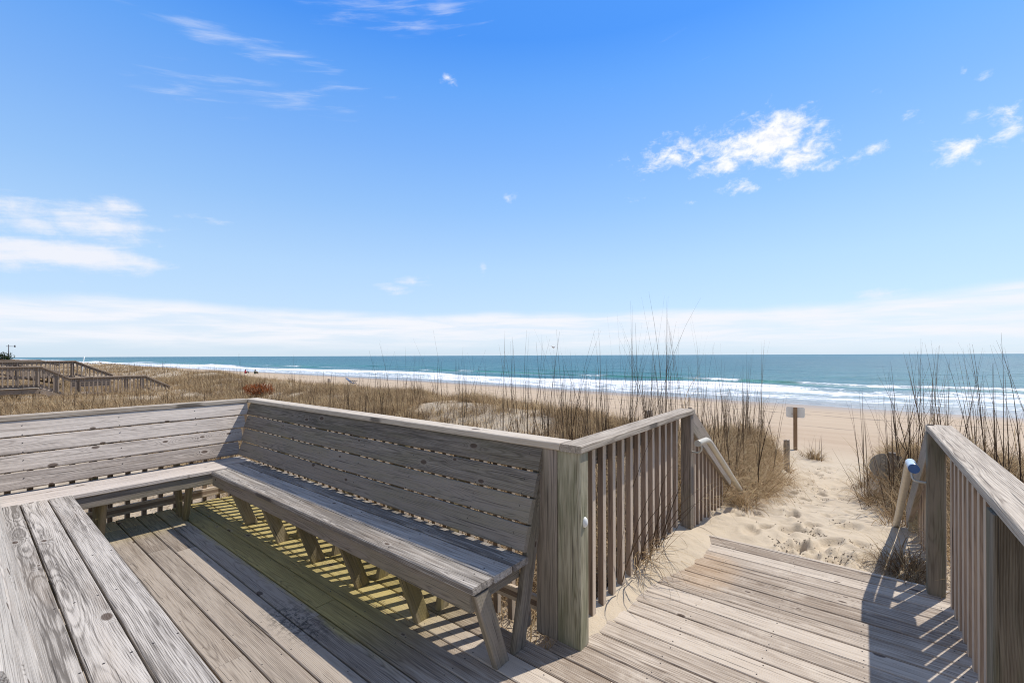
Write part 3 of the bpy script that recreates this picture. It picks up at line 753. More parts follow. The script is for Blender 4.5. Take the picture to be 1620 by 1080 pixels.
def stalks(cx, cy, L, wid, cvm=.4, lean=.13, segs=7, leaf=2):
    n = len(cx); z = height(cx, cy) - .03
    cv = np.clip(RNG.normal(cvm, .25, n), 0, 1)
    phi = RNG.uniform(0, 2 * np.pi, n); th = np.abs(RNG.normal(0, lean, n))
    out = [(*blades(cx, cy, z, L, th, RNG.uniform(0., .35, n), phi, wid, segs, cv, .03), 1)]
    # crossed second ribbon so the stem keeps its width from the side
    s2 = blades(cx, cy, z, L * .98, th, RNG.uniform(0., .35, n), phi, wid * .8, segs, cv, .03); out.append((*s2, 1))
    for k in range(leaf):
        f = RNG.uniform(.05, .45, n); bx = cx + np.sin(th) * np.cos(phi) * L * f; by = cy + np.sin(th) * np.sin(phi) * L * f
        out.append((*blades(bx, by, z + np.cos(th) * L * f, L * RNG.uniform(.15, .35, n), RNG.uniform(.1, .6, n), RNG.uniform(.5, 2.6, n), RNG.uniform(0, 6.28, n), wid * .8, 5, np.clip(cv + .25, 0, 1)), 0))
    return out
def scatter(n, xr, yr, dens=veg_density, power=1.):
    x = RNG.uniform(*xr, n); y = RNG.uniform(*yr, n)
    keep = RNG.uniform(0, 1, n) < dens(x, y) ** power
    return x[keep], y[keep]
parts = []
x, y = scatter(3400, (-20, -1.4), (3.2, 12.5), lambda x, y: veg_density(x, y) * ss(fbm(x * .8, y * .8, 131, 3), .42, .55))
parts.append((*tufts(x, y, 60, .20, .58, .009, 6, (.15, 1.0), (.8, 3.4), cvm=.58), 0))
x, y = scatter(2600, (-46, -18), (-6, 15), lambda x, y: veg_density(x, y) * ss(fbm(x * .6, y * .7, 133, 3), .45, .6))
parts.append((*tufts(x, y, 34, .30, .55, .014, 4, (.05, .8), (.4, 2.2), cvm=.56), 0))
x, y = scatter(8200, (-16, 3.5), (2.5, 12.8))
parts.append((*tufts(x, y, 28, .15, .44, .0085, 5, (.1, .9), (.6, 3.0), cvm=.56), 0))
x, y = scatter(12500, (-48, -14), (-9, 16)); parts.append((*tufts(x, y, 22, .22, .46, .012, 4, cvm=.46), 0))
x, y = scatter(9000, (-130, -46), (-20, 24)); parts.append((*tufts(x, y, 9, .45, .50, .03, 3, cvm=.5), 0))
x, y = scatter(5200, (-420, -128), (-30, 26)); parts.append((*tufts(x, y, 7, 1.0, .6, .09, 3, cvm=.5), 0))
x, y = scatter(1500, (3.4, 14), (3, 13)); parts.append((*tufts(x, y, 24, .16, .42, .009, 4), 0))
Vg, Qg, Cg, Fg = join(parts)
tag(quad_mesh('dune_grass', Vg, Qg, [M['grass'], M['stalk']], {'cv': Cg}, fmat=Fg), kind='stuff')
# tall thin sea oat stems standing all over the dune
def oat_density(x, y):
    d = veg_density(x, y); return .25 * d + .75 * d * ss(fbm(x * .3, y * .3, 91, 3), .45, .62)
sp = []
x, y = scatter(1250, (-13, -1.5), (3.0, 12.6), oat_density); sp += stalks(x, y, RNG.uniform(.5, 1.0, len(x)) * RNG.uniform(1., 2.4, len(x)) , RNG.uniform(.006, .011, len(x)), leaf=1)
x, y = scatter(1700, (-40, -12), (-4, 15), oat_density); sp += stalks(x, y, RNG.uniform(.45, 1.15, len(x)), RNG.uniform(.010, .016, len(x)), cvm=.5, leaf=0)
x, y = scatter(1100, (-90, -38), (0, 20), oat_density); sp += stalks(x, y, RNG.uniform(.5, 1.2, len(x)), RNG.uniform(.016, .024, len(x)), cvm=.6, leaf=0)
x, y = scatter(700, (2.4, 12), (3, 12), oat_density); sp += stalks(x, y, RNG.uniform(.6, 1.4, len(x)), RNG.uniform(.006, .011, len(x)), leaf=1)
Vg, Qg, Cg, Fg = join(sp)
tag(quad_mesh('sea_oat_stems', Vg, Qg, [M['grass'], M['stalk']], {'cv': Cg}, fmat=Fg), kind='stuff')

def clump(name, label, cat, centre, spread, nt, nbl, Lm, wid, ns, SLn, th=(.1, .8), kap=(.6, 3.0), cvm=.5, group=None, stalk_w=(.006, .0115), lean=.12, keep=None, leaf=2, segs=6):
    cx = RNG.normal(centre[0], spread[0], nt); cy = RNG.normal(centre[1], spread[1], nt)
    if keep is not None:
        k_ = keep(cx, cy); cx, cy = cx[k_], cy[k_]
    pr = [(*tufts(cx, cy, nbl, .10, Lm, wid, segs, th, kap, cvm), 0)]
    if ns:
        sx = RNG.normal(centre[0], spread[0] * .9, ns); sy = RNG.normal(centre[1], spread[1] * .9, ns)
        if keep is not None:
            k_ = keep(sx, sy); sx, sy = sx[k_], sy[k_]
        pr += stalks(sx, sy, RNG.uniform(*SLn, len(sx)), RNG.uniform(*stalk_w, len(sx)), leaf=leaf, lean=lean)
    V_, Q_, C_, F_ = join(pr)
    z = float(height(np.array([centre[0]]), np.array([centre[1]]))[0])
    return tag(quad_mesh(name, V_, Q_, [M['grass'], M['stalk']], {'cv': C_}, fmat=F_, origin=(centre[0], centre[1], z)), label, cat, group)
offwalk = lambda x, y: ~((x > -1.42) & (x < .62) & (y < 4.35)) & ~((y < 2.6) & (x < .5))
offstair = lambda x, y: offwalk(x, y) & ~((x > -1.36) & (x < .55) & (y < 6.3))
G = 'clumps of dry sea oats'
clump('sea_oats', 'tallest dry sea oats, dark stems rising above the horizon behind the corner-post railing', 'dune plant', (-2.25, 5.2), (.62, 1.0), 60, 34, .65, .008, 80, (1.1, 2.45), keep=lambda x, y: offstair(x, y) & (x < -1.5), group=G, lean=.10)
clump('sea_oats', 'bunch of tall thin sea oats behind the middle of the shaded bench back', 'dune plant', (-3.7, 5.2), (1.35, 1.0), 55, 30, .55, .008, 58, (1.3, 2.5), keep=offstair, group=G, lean=.10)
clump('sea_oats', 'tangled curling straw-coloured grass between the stair handrail without wrap and the sand path', 'dune plant', (-1.55, 7.3), (.42, 1.15), 130, 54, .62, .0085, 40, (.8, 1.6), th=(.2, 1.1), kap=(1., 3.4), cvm=.55, keep=lambda x, y: offstair(x, y) & (np.abs(x + .45) > .60), group=G)
clump('sea_oats', 'low curling grass with stems at the short grey fence post', 'dune plant', (-1.75, 10.0), (.30, .8), 45, 34, .45, .008, 30, (.7, 1.35), cvm=.45, keep=lambda x, y: np.abs(x + .62) > .72, group=G)
clump('sea_oats', 'dark spindly stems around the round-topped sign right of the sand path', 'dune plant', (.42, 7.9), (.24, .75), 74, 30, .5, .008, 52, (.8, 2.05), th=(.2, 1.), cvm=.3, keep=lambda x, y: (x > .22) | (y > 8.4) | ((x > -.02) & (y > 7.3)), group=G, lean=.2)
clump('sea_oats', 'wide thicket of sea oats behind the cut-off railing with the grey cap', 'dune plant', (1.12, 7.2), (.30, 1.5), 105, 36, .6, .008, 80, (.9, 1.95), cvm=.42, keep=lambda x, y: (x > .72), group=G, lean=.17)
clump('grass_tuft', 'dark matted grass tuft with looping blades at the foot of the blue-wrapped handrail', 'grass tuft', (.27, 4.56), (.05, .13), 14, 40, .36, .005, 0, None, th=(.2, 1.3), kap=(1.2, 4.2), cvm=.2, segs=8)
clump('grass_tuft', 'looping brown tuft where the unwrapped stair handrail meets the sand', 'grass tuft', (-1.14, 5.84), (.05, .10), 11, 38, .48, .006, 0, None, th=(.2, 1.2), kap=(1., 3.8), cvm=.38, segs=8)
clump('grass_tuft', 'small sparse tuft on the bare sand beside the sign post', 'grass tuft', (-.95, 13.6), (.13, .16), 9, 24, .4, .010, 7, (.5, .8), cvm=.4)
# dead vine-like grass hanging through the railing onto the boards
def vine():
    pr = []
    n = 64
    bx = np.full(n, -1.30) + RNG.normal(0, .02, n); by = RNG.normal(3.22, .16, n); bz = RNG.uniform(.03, .16, n)
    pr.append((*blades(bx, by, bz, RNG.uniform(.16, .55, n), RNG.uniform(.3, 1.25, n), RNG.uniform(.8, 3.6, n), RNG.normal(-.1, .85, n), RNG.uniform(.0035, .007, n), 9, np.clip(RNG.normal(.35, .25, n), 0, 1), .08), 0))
    n = 30
    bx = np.full(n, -1.29) + RNG.normal(0, .02, n); by = RNG.normal(3.35, .3, n); bz = RNG.uniform(.05, .12, n)
    pr.append((*blades(bx, by, bz, RNG.uniform(.3, .85, n), RNG.uniform(.05, .5, n), RNG.uniform(.1, 1.6, n), RNG.normal(.7, 1.3, n), RNG.uniform(.005, .010, n), 9, np.clip(RNG.normal(.25, .2, n), 0, 1), .08), 1))
    V_, Q_, C_, F_ = join(pr)
    V_[:, 2] = np.maximum(V_[:, 2], .004)
    return tag(quad_mesh('dry_vine', V_, Q_, [M['grass'], M['stalk']], {'cv': C_}, fmat=F_, origin=(-1.28, 3.25, .03)), 'tangle of dead vine spilling through the balusters onto the drifted sand', 'plant')
vine()
# dark bits of plant matter lying in the footprints
V, F = [], []
for (cx, cy, an, sc, dp) in random.sample(PRINTS, 46):
    for k in range(random.randint(5, 26)):
        px_, py_ = cx + random.gauss(0, .05), cy + random.gauss(0, .05)
        if abs(px_ + .45) > .95: continue
        z = float(height(np.array([px_]), np.array([py_]), True)[0]) + .002; a = random.uniform(0, 3.14); l = random.uniform(.004, .018); ww = random.uniform(.002, .006)
        b0 = len(V); dx, dy = math.cos(a), math.sin(a)
        for u_, v_, h_ in ((-l, 0, 0), (0, -ww, .003), (l, 0, .001), (0, ww, .004), (0, 0, .008)): V.append((px_ + u_ * dx - v_ * dy, py_ + u_ * dy + v_ * dx, z + h_))
        F += [(b0, b0 + 1, b0 + 4), (b0 + 1, b0 + 2, b0 + 4), (b0 + 2, b0 + 3, b0 + 4), (b0 + 3, b0, b0 + 4)]
tag(mesh_obj('plant_debris', V, F, M['debris']), kind='stuff')
# straw under the deck edge
n = 5000; bx = RNG.uniform(-8.5, -5.85, n); by = RNG.uniform(-.6, 3.4, n)
st = blades(bx, by, height(bx, by) + .012, RNG.uniform(.08, .22, n), RNG.uniform(1.3, 1.75, n), RNG.uniform(-.4, .4, n), RNG.uniform(0, 6.28, n), RNG.uniform(.003, .007, n), 2, np.clip(RNG.normal(.6, .25, n), 0, 1))
tag(quad_mesh('straw_litter', st[0], st[1], M['grass'], {'cv': st[2]}), kind='stuff')

# ------------------------------------------------------------------ russet shrub, far bush
def shrub(name, label, cat, c, r, h, mat, n, leafL, wid, cvm=.5, trunk=True):
    z0 = float(height(np.array([c[0]]), np.array([c[1]]))[0]); root = thing(name, label, cat, (c[0], c[1], z0))
    ns = n // 14; a = RNG.uniform(0, 6.28, ns); stem = blades(np.full(ns, c[0]) + RNG.normal(0, r * .1, ns), np.full(ns, c[1]) + RNG.normal(0, r * .1, ns), np.full(ns, z0 - .03), RNG.uniform(.6, 1.05, ns) * (h + r * .4), RNG.uniform(.05, 1.05, ns), RNG.uniform(0, .8, ns), a, np.full(ns, wid * .8), 6, np.clip(RNG.normal(.2, .15, ns), 0, 1), .07)
    quad_mesh('stems', stem[0], stem[1], M['stalk'], {'cv': stem[2]}, parent=root)
    u = RNG.normal(0, 1, (n, 3)); u /= np.linalg.norm(u, axis=1)[:, None]; u *= RNG.uniform(.25, 1., n)[:, None] ** .5
    lump = .72 + .5 * vn(u[:, 0] * 2.2 + 9, u[:, 1] * 2.2 + u[:, 2] * 2.2, 17)
    bx = c[0] + u[:, 0] * r * lump; by = c[1] + u[:, 1] * r * lump; bz = z0 + h * .5 + u[:, 2] * h * .52 * lump
    lf = blades(bx, by, bz, RNG.uniform(.6, 1.3, n) * leafL, RNG.uniform(.2, 1.7, n), RNG.uniform(0, 1.6, n), RNG.uniform(0, 6.28, n), RNG.uniform(.6, 1.2, n) * wid, 3, np.clip(RNG.normal(cvm, .25, n), 0, 1))
    quad_mesh('foliage', lf[0], lf[1], mat, {'cv': lf[2]}, parent=root)
shrub('dune_shrub', 'low russet-brown shrub on the dune beyond the corner of the benches', 'shrub', (-22.6, 9.0), .75, .62, M['russet'], 1500, .16, .022)
shrub('evergreen_bush', 'dark green bush on the skyline by the mast', 'bush', (-150., 5.8), 2.6, 2.7, M['dkgreen'], 1500, .6, .12)

# ------------------------------------------------------------------ signs and posts
def rounded_plate(name, mat, parent, c, w_, h_, rad, th_, yaw, tilt=0., n=8):
    """metal plate with rounded corners, facing +/-Y then turned by yaw"""
    pts = []
    for cx, cz, a0 in ((w_ / 2 - rad, h_ / 2 - rad, 0), (-w_ / 2 + rad, h_ / 2 - rad, 90), (-w_ / 2 + rad, -h_ / 2 + rad, 180), (w_ / 2 - rad, -h_ / 2 + rad, 270)):
        for k in range(n + 1):
            a = R(a0 + 90 * k / n); pts.append((cx + rad * math.cos(a), cz + rad * math.sin(a)))
    V = []; cy_, sy_ = math.cos(yaw), math.sin(yaw); ct, st_ = math.cos(tilt), math.sin(tilt)
    for d in (-th_ / 2, th_ / 2):
        for (a, b) in pts:
            a2 = a * ct - b * st_; b2 = a * st_ + b * ct
            V.append((c[0] + a2 * cy_ - d * sy_, c[1] + a2 * sy_ + d * cy_, c[2] + b2))
    m_ = len(pts); F = [tuple(range(m_)), tuple(range(m_, 2 * m_))[::-1]]
    for k in range(m_): j = (k + 1) % m_; F.append((k, m_ + k, m_ + j, j))
    return mesh_obj(name, V, F, mat, parent)
def bolt(parent, c, yaw):
    dx, dy = math.sin(yaw), -math.cos(yaw)
    tube('bolt', M['screw'], parent, [(c[0], c[1], c[2]), (c[0] + dx * .014, c[1] + dy * .014, c[2])], .012, 8)
# beach sign seen from behind
sx, sy = -1.53, 15.2; z0 = float(height(np.array([sx]), np.array([sy]))[0]); yw = R(6)
sg = thing('beach_sign', 'plain grey rectangular sign back on a tall brown post, out on the open sand', 'sign', (sx, sy, z0))
ztop = .10
plank('post', M['signpost'], sg, (sx, sy, z0 - .4), (sx, sy, ztop - .005), (1, 0, 0), .095, .095)
rounded_plate('sign_panel', M['signback'], sg, (sx - .005, sy + .052, ztop - .155), .46, .305, .045, .004, yw)
bolt(sg, (sx - .085, sy + .047, ztop - .20), yw)
# round-topped sign half buried in the grass
sx, sy = .33, 8.55; z0 = float(height(np.array([sx]), np.array([sy]))[0])
sg = thing('beach_sign', 'grey round-topped sign back half hidden in stems right of the path', 'sign', (sx, sy, z0))
plank('post', M['postbrown'], sg, (sx + .01, sy, z0 - .3), (sx + .01, sy, .19), (1, 0, 0), .085, .085)
rounded_plate('sign_panel', M['oldsign'], sg, (sx, sy + .047, -.04), .50, .38, .185, .004, R(2), R(-6), 12)
# weathered posts
def short_post(x, y, ztop_, label, r=.06, grp='weathered fence posts on the dune', lean=0.):
    z0 = float(height(np.array([x]), np.array([y]))[0])
    n = 9; pts = [(x + lean * k / (n - 1), y, z0 - .3 + (ztop_ - z0 + .3) * k / (n - 1)) for k in range(n)]
    V, F = tube_arrays(pts, [r * (1 + .05 * math.sin(k * 2.1)) for k in range(n)], 12)
    V = np.array(V); V[-12:, 2] += RNG.normal(0, .008, 12)
    wc = [(i // 12 * .1, r * math.cos(i % 12 * .52), r * math.sin(i % 12 * .52)) for i in range(len(V))]
    o = mesh_obj('fence_post', V, F, M['postbrown'], None, {'wc': wc, 'wp': [(0.01, .0, random.random())] * len(V)} if False else {'wc': wc, 'wp': [(.01, .0, .37)] * len(V)}, origin=(x, y, z0))
    tag(o, label, 'post', grp); return o
short_post(-1.22, 10.6, -.12, 'short grey fence post at the edge of the sand path before the tall sign', .055)
short_post(-5.1, 13.2, -.06, 'broad weathered post stump seen just above the corner-post railing cap', .085)
short_post(-31.0, 17.2, -.05, 'lone dark post among grass far beyond the middle of the shaded bench', .10)
# ------------------------------------------------------------------ neighbouring boardwalks
def rail_run(root, x, pts, hgt, spacing=.16, mat=None, posts=(), low=True):
    """pts: (y, ztop) polyline in the plane x; railing with top rail, bottom rail, balusters"""
    mat = mat or M['far']
    for (ya, za), (yb, zb) in zip(pts[:-1], pts[1:]):
        plank('top_rail', mat, root, (x, ya, za), (x, yb, zb), (1, 0, 0), .19, .06, cut0=(0, 1, 0), cut1=(0, 1, 0))
        plank('side_rail', mat, root, (x - .03, ya, za - .085), (x - .03, yb, zb - .085), (0, 0, 1), .15, .04, cut0=(0, 1, 0), cut1=(0, 1, 0))
        if low: plank('bottom_rail', mat, root, (x - .03, ya, za - hgt + .05), (x - .03, yb, zb - hgt + .05), (0, 0, 1), .11, .036, cut0=(0, 1, 0), cut1=(0, 1, 0))
        for y in np.arange(ya + .09, yb - .04, spacing):
            f = (y - ya) / (yb - ya); z = za + (zb - za) * f
            plank('baluster', mat, root, (x + .012, y, z - hgt + .02), (x + .012, y, z - .022), (1, 0, 0), .055, .055, ch=.003)
    for (y, z, zb) in posts: plank('post', mat, root, (x - .10, y, zb), (x - .10, y, z), (1, 0, 0), .12, .16)
X1 = -31.6
n1 = thing('neighbour_boardwalk', 'nearest of the three far boardwalks, sloping down to a lower deck with a bench', 'boardwalk', (X1, 3.5, -.4))
rail_run(n1, X1, [(-6.5, 1.16), (2.60, 1.16)], .98, .165, posts=((-4.2, 1.13, -.6), (-1., 1.13, -.6), (2.48, 1.13, -.6)))
rail_run(n1, X1, [(2.60, 1.16), (3.55, .58)], .98, .165, posts=((3.1, .84, -.8),), low=True)
rail_run(n1, X1, [(3.55, .56), (6.60, .57)], .92, .165, posts=((3.88, .54, -.8), (5.8, .54, -.8), (6.48, .54, -.8)))
rail_run(n1, X1, [(6.60, .57), (7.75, -.10)], .70, .165, posts=())
w = Wood()
for y in np.arange(-6.5, 2.5, .15): w.board((X1 - .05, y, .14), (X1 - 1.75, y, .14), (0, 1, 0), .14, .038)
for k in range(7): w.board((X1 - .05, 2.6 + k * .15, .08 - k * .075), (X1 - 1.75, 2.6 + k * .15, .08 - k * .075), (0, 1, 0), .14, .038)
for y in np.arange(3.65, 6.8, .15): w.board((X1 - .05, y, -.38), (X1 - 3.6, y, -.38), (0, 1, 0), .14, .038)
w.build('deck_floor', M['far'], n1)
w = Wood()
for k in range(4): w.board((X1 - 2.2 - .03 * k, 3.95, .42 - .125 * k), (X1 - 2.2 - .03 * k, 5.5, .42 - .125 * k), (0, .0, 1), .115, .036)
w.build('bench_back', M['far'], n1)
plank('beam', M['far'], n1, (X1 + .10, -6.5, -.02), (X1 + .10, 2.55, -.02), (0, 0, 1), .26, .05)
plank('beam', M['far'], n1, (X1 + .10, 2.55, -.02), (X1 + .10, 3.5, -.52), (0, 0, 1), .24, .05)
plank('ledge', M['cap'], n1, (X1 + .16, -6.5, .125), (X1 + .16, 2.5, .125), (1, 0, 0), .1, .03)
X2 = -38.5
n2 = thing('neighbour_boardwalk', 'middle far boardwalk with higher railing and a stair running down seaward', 'boardwalk', (X2, 2.5, -.4))
rail_run(n2, X2, [(-7., 1.37), (4.62, 1.37)], .98, .19, posts=((-3.5, 1.34, -.6), (0., 1.34, -.6), (2.2, 1.34, -.6), (4.5, 1.34, -.6)))
rail_run(n2, X2, [(4.62, 1.37), (6.4, .45)], .85, .19)
rail_run(n2, X2 - 2.0, [(1.6, 1.37), (4.2, .62)], .8, .19)
w = Wood()
for y in np.arange(-7., 4.6, .15): w.board((X2 - .1, y, .36), (X2 - 2., y, .36), (0, 1, 0), .14, .038)
w.build('deck_floor', M['far'], n2)
X3 = -62.
n3 = thing('neighbour_boardwalk', 'farthest boardwalk, its railing a thin brown band just under the skyline', 'boardwalk', (X3, 1., -.4))
rail_run(n3, X3, [(-14., 1.34), (5.0, 1.34)], .95, .26, posts=((-6, 1.3, -.6), (-1., 1.3, -.6), (3.1, 1.3, -.6)))
rail_run(n3, X3, [(5.0, 1.34), (6.4, .85)], .8, .26)
w = Wood()
for y in np.arange(-14., 5., .3): w.board((X3 - .1, y, .36), (X3 - 2., y, .36), (0, 1, 0), .28, .038)
w.build('deck_floor', M['far'], n3)

# mast and white pole
mast = thing('mast', 'thin dark mast with a short crossarm standing on the far left skyline', 'mast', (-160., 7.8, -.5))
tube('pole', M['darkmetal'], mast, [(-160., 7.8, -.6), (-160., 7.8, 4.6)], [.11, .07], 8)
tube('crossarm', M['darkmetal'], mast, [(-160., 7.4, 4.2), (-160., 8.9, 4.2)], .06, 8)
tube('sensor', M['darkmetal'], mast, [(-160., 8.8, 4.0), (-160., 8.8, 4.5)], .12, 8)
pole = thing('white_pole', 'slanting white pole against the sea above the far boardwalk stair', 'pole', (-70., 8.9, -.4))
tube('shaft', M['white'], pole, [(-70., 8.9, -.6), (-70., 9.15, 1.66)], [.05, .035], 8)

# ------------------------------------------------------------------ people, beach chair, gull
def person(x, y, turn, label, shirt, lower):
    """someone sitting on the sand, knees drawn up, hands clasped round the shins"""
    z0 = float(height(np.array([x]), np.array([y]))[0]); ct, st_ = math.cos(turn), math.sin(turn)
    root = thing('person', label, 'person', (x, y, z0))
    def W_(p): return (p[0] * ct - p[1] * st_, p[0] * st_ + p[1] * ct, p[2])
    J = {'pel': (0, 0, .13), 'wst': (0, -.03, .28), 'chs': (0, -.02, .48), 'nk': (0, .02, .64), 'hd0': (0, .05, .73), 'hd1': (0, .06, .85)}
    for q, sg_ in (('l', 1), ('r', -1)):
        J.update({'h' + q: (sg_ * .10, .05, .13), 'k' + q: (sg_ * .13, .42, .50), 'a' + q: (sg_ * .11, .60, .09), 'f' + q: (sg_ * .12, .75, .045),
                  's' + q: (sg_ * .18, .0, .58), 'e' + q: (sg_ * .25, .24, .42), 'w' + q: (sg_ * .12, .46, .34), 'g' + q: (sg_ * .03, .50, .33)})
    rad = dict(pel=.14, wst=.12, chs=.14, nk=.055, hd0=.088, hd1=.078)
    for q in 'lr': rad.update({'h' + q: .095, 'k' + q: .062, 'a' + q: .042, 'f' + q: .036, 's' + q: .06, 'e' + q: .043, 'w' + q: .031, 'g' + q: .036})
    E_ = [('pel', 'wst'), ('wst', 'chs'), ('chs', 'nk'), ('nk', 'hd0'), ('hd0', 'hd1')]
    for q in 'lr': E_ += [('pel', 'h' + q), ('h' + q, 'k' + q), ('k' + q, 'a' + q), ('a' + q, 'f' + q), ('chs', 's' + q), ('s' + q, 'e' + q), ('e' + q, 'w' + q), ('w' + q, 'g' + q)]
    K = list(J); me = bpy.data.meshes.new('body'); me.from_pydata([W_(J[k]) for k in K], [(K.index(a), K.index(b)) for a, b in E_], [])
    o = link('body', me, root); me.materials.append(M['skin'])
    sk = o.modifiers.new('skin', 'SKIN'); sd = me.skin_vertices[0].data
    for i, k in enumerate(K): sd[i].radius = (rad[k], rad[k] * (.78 if k in ('wst', 'chs') else 1)); sd[i].use_root = (k == 'pel')
    su = o.modifiers.new('sub', 'SUBSURF'); su.levels = 1; su.render_levels = 2
    def limb(name, pts, rads, mat):
        P = [np.array(W_(p)) + (x, y, z0) for p in pts]; V, F = tube_arrays(P, rads, 12); return mesh_obj(name, V, F, mat, root, smooth=True)
    limb('shirt', [(0, .0, .06), (0, -.02, .2), (0, -.03, .35), (0, -.02, .52), (0, .0, .60), (0, .015, .66)], [.18, .175, .17, .19, .15, .07], shirt)
    for q in 'lr':
        limb('sleeve', [J['s' + q], tuple(.5 * (a + b) for a, b in zip(J['s' + q], J['e' + q]))], [.085, .062], shirt)
        limb('trouser_leg', [J['h' + q], tuple(.5 * (a + b) for a, b in zip(J['h' + q], J['k' + q])), J['k' + q], tuple(.5 * (a + b) for a, b in zip(J['k' + q], J['a' + q])), tuple(.15 * a + .85 * b for a, b in zip(J['k' + q], J['a' + q]))], [.115, .10, .085, .07, .062], lower)
    limb('hair', [(0, .0, .70), (0, .015, .78), (0, .04, .87), (0, .055, .925), (0, .06, .945)], [.06, .095, .102, .075, .02], M['hair'])
    for cx_ in (-.034, .034): limb('eye', [(cx_, .135, .775), (cx_, .15, .785), (cx_, .135, .795)], [.004, .011, .004], M['white'])
    limb('nose', [(0, .14, .78), (0, .158, .75), (0, .14, .735)], [.007, .016, .010], M['skin'])
    return root
person(-97.5, 36.3, R(-20), 'person in a red top sitting on the beach by the surf beyond the russet shrub', M['redshirt'], M['navy'])
person(-96.0, 37.5, R(15), 'person in dark olive clothes sitting on the beach beside the red-topped one', M['olive'], M['olive'])
cx, cy = -42.6, 26.4; z0 = float(height(np.array([cx]), np.array([cy]))[0])
ch = thing('beach_chair', 'blue-grey folding beach chair on the open sand by the surf', 'chair', (cx, cy, z0))
def sheet(name, pts, wv, th_, mat):
    P = [np.array(p, float) for p in pts]; wv = np.array(wv, float); V, F = [], []
    for p in P:
        for sgn in (-1, 1):
            for dz in (0, th_): V.append(p + wv * sgn + np.array((0, 0, dz)))
    for i in range(len(P) - 1):
        a = i * 4; b = a + 4
        F += [(a, a + 2, b + 2, b), (a + 1, b + 1, b + 3, a + 3), (a, b, b + 1, a + 1), (a + 2, a + 3, b + 3, b + 2)]
    F += [(0, 1, 3, 2), (len(P) * 4 - 4, len(P) * 4 - 2, len(P) * 4 - 1, len(P) * 4 - 3)]
    return mesh_obj(name, V, F, mat, ch)
wv = np.array((-.62, .78, 0)) * .3; fv = np.array((.78, .62, 0))
B = np.array((cx, cy, z0))
sheet('seat', [B + fv * .30 + (0, 0, .30), B + (0, 0, .26), B - fv * .22 + (0, 0, .30)], wv, .03, M['chaircloth'])
sheet('backrest', [B - fv * .24 + (0, 0, .32), B - fv * .48 + (0, 0, .54), B - fv * .78 + (0, 0, .80)], wv, .03, M['chaircloth'])
for sgn in (-1, 1):
    o_ = wv * sgn * 1.08
    tube('leg', M['darkmetal'], ch, [B + o_ + fv * .42 + (0, 0, 0), B + o_ - fv * .30 + (0, 0, .52)], .018, 8)
    tube('leg', M['darkmetal'], ch, [B + o_ - fv * .42 + (0, 0, 0), B + o_ + fv * .30 + (0, 0, .52)], .018, 8)
    tube('armrest', M['darkmetal'], ch, [B + o_ + fv * .36 + (0, 0, .53), B + o_ - fv * .42 + (0, 0, .55)], .024, 8)
# gull gliding low over the water
def gull(c, span, label):
    c = np.array(c, float); V, F = tube_arrays([c + (dx * .22, 0, dz) for dx, dz in ((-1., .0), (-.6, .0), (0, -.02), (.6, .0), (.85, .02), (1.05, .0))], [.01, .05, .085, .06, .045, .008], 10)
    for sgn in (-1, 1):
        b0 = len(V); prev = None
        for k in range(6):
            f = k / 5; yy = sgn * (.04 + f * span / 2); zz = .14 * math.sin(f * 2.2); chd = .17 * (1 - f) ** .6 + .02; back = -.12 * f * f
            for dx, dz in ((chd / 2 + back, 0), (back, .014), (-chd / 2 + back, 0), (back, -.006)): V.append(c + (dx, yy, zz + dz))
        for k in range(5):
            for j in range(4): a = b0 + k * 4 + j; b_ = b0 + k * 4 + (j + 1) % 4; F.append((a, b_, b_ + 4, a + 4))
    return tag(mesh_obj('seagull', V, F, M['gull'], None, smooth=True, origin=c), label, 'bird')
gull((-28., 43., 2.55), 1.25, 'grey gull gliding just above the horizon left of the tallest stems')

# ------------------------------------------------------------------ sky, sun, camera
SUN_EL, SUN_AZ = R(54.5), math.atan2(.29, .65)
W = bpy.data.worlds.new('World'); S.world = W; W.use_nodes = True
W.node_tree.nodes.clear(); t = NT(W.node_tree)
out = t.node('ShaderNodeOutputWorld'); bg = t.node('ShaderNodeBackground')
sky = t.node('ShaderNodeTexSky', sky_type='NISHITA', sun_disc=False, sun_elevation=SUN_EL, sun_rotation=SUN_AZ)
sky.altitude = 5.; sky.air_density = 1.0; sky.dust_density = .6; sky.ozone_density = 1.5
F_, YAW = 697.9, .6709
dirv = t.node('ShaderNodeTexCoord').outputs['Generated']
dx, dy, dz = t.sep(dirv)
az = t.m('ARCTAN2', dx, dy); el = t.m('ARCSINE', dz)
def azel(px, py):
    a = math.atan((px - 810) / F_); return a - YAW, math.atan((562 - py) / F_ * math.cos(a))
nA = t.noise(t.xyz(t.mul(az, 9.), t.mul(el, 15.), 1.), 1., 9., .62, .25)
nB = t.noise(t.xyz(t.mul(az, 30.), t.mul(el, 46.), 5.), 1., 8., .66, .3)
nC = t.noise(t.xyz(t.add(t.mul(az, 7.), t.mul(el, 6.)), t.sub(t.mul(el, 70.), t.mul(az, 11.)), 2.), 1., 7., .60, .35)
def blobs(lst):
    tot = None
    for (px, py, sx_, sy_, amp) in lst:
        a0, e0 = azel(px, py); sa = sx_ / F_ * math.cos(a0 + YAW) ** 2; se = sy_ / F_ * math.cos(a0 + YAW)
        sa *= 1.45; se *= 1.4; u = t.mul(t.sub(az, a0), 1 / sa); v = t.mul(t.sub(el, e0), 1 / se)
        g = t.mul(t.m('EXPONENT', t.mul(t.add(t.mul(u, u), t.mul(v, v)), -1.)), amp)
        tot = g if tot is None else t.m('MAXIMUM', tot, g)
    return tot
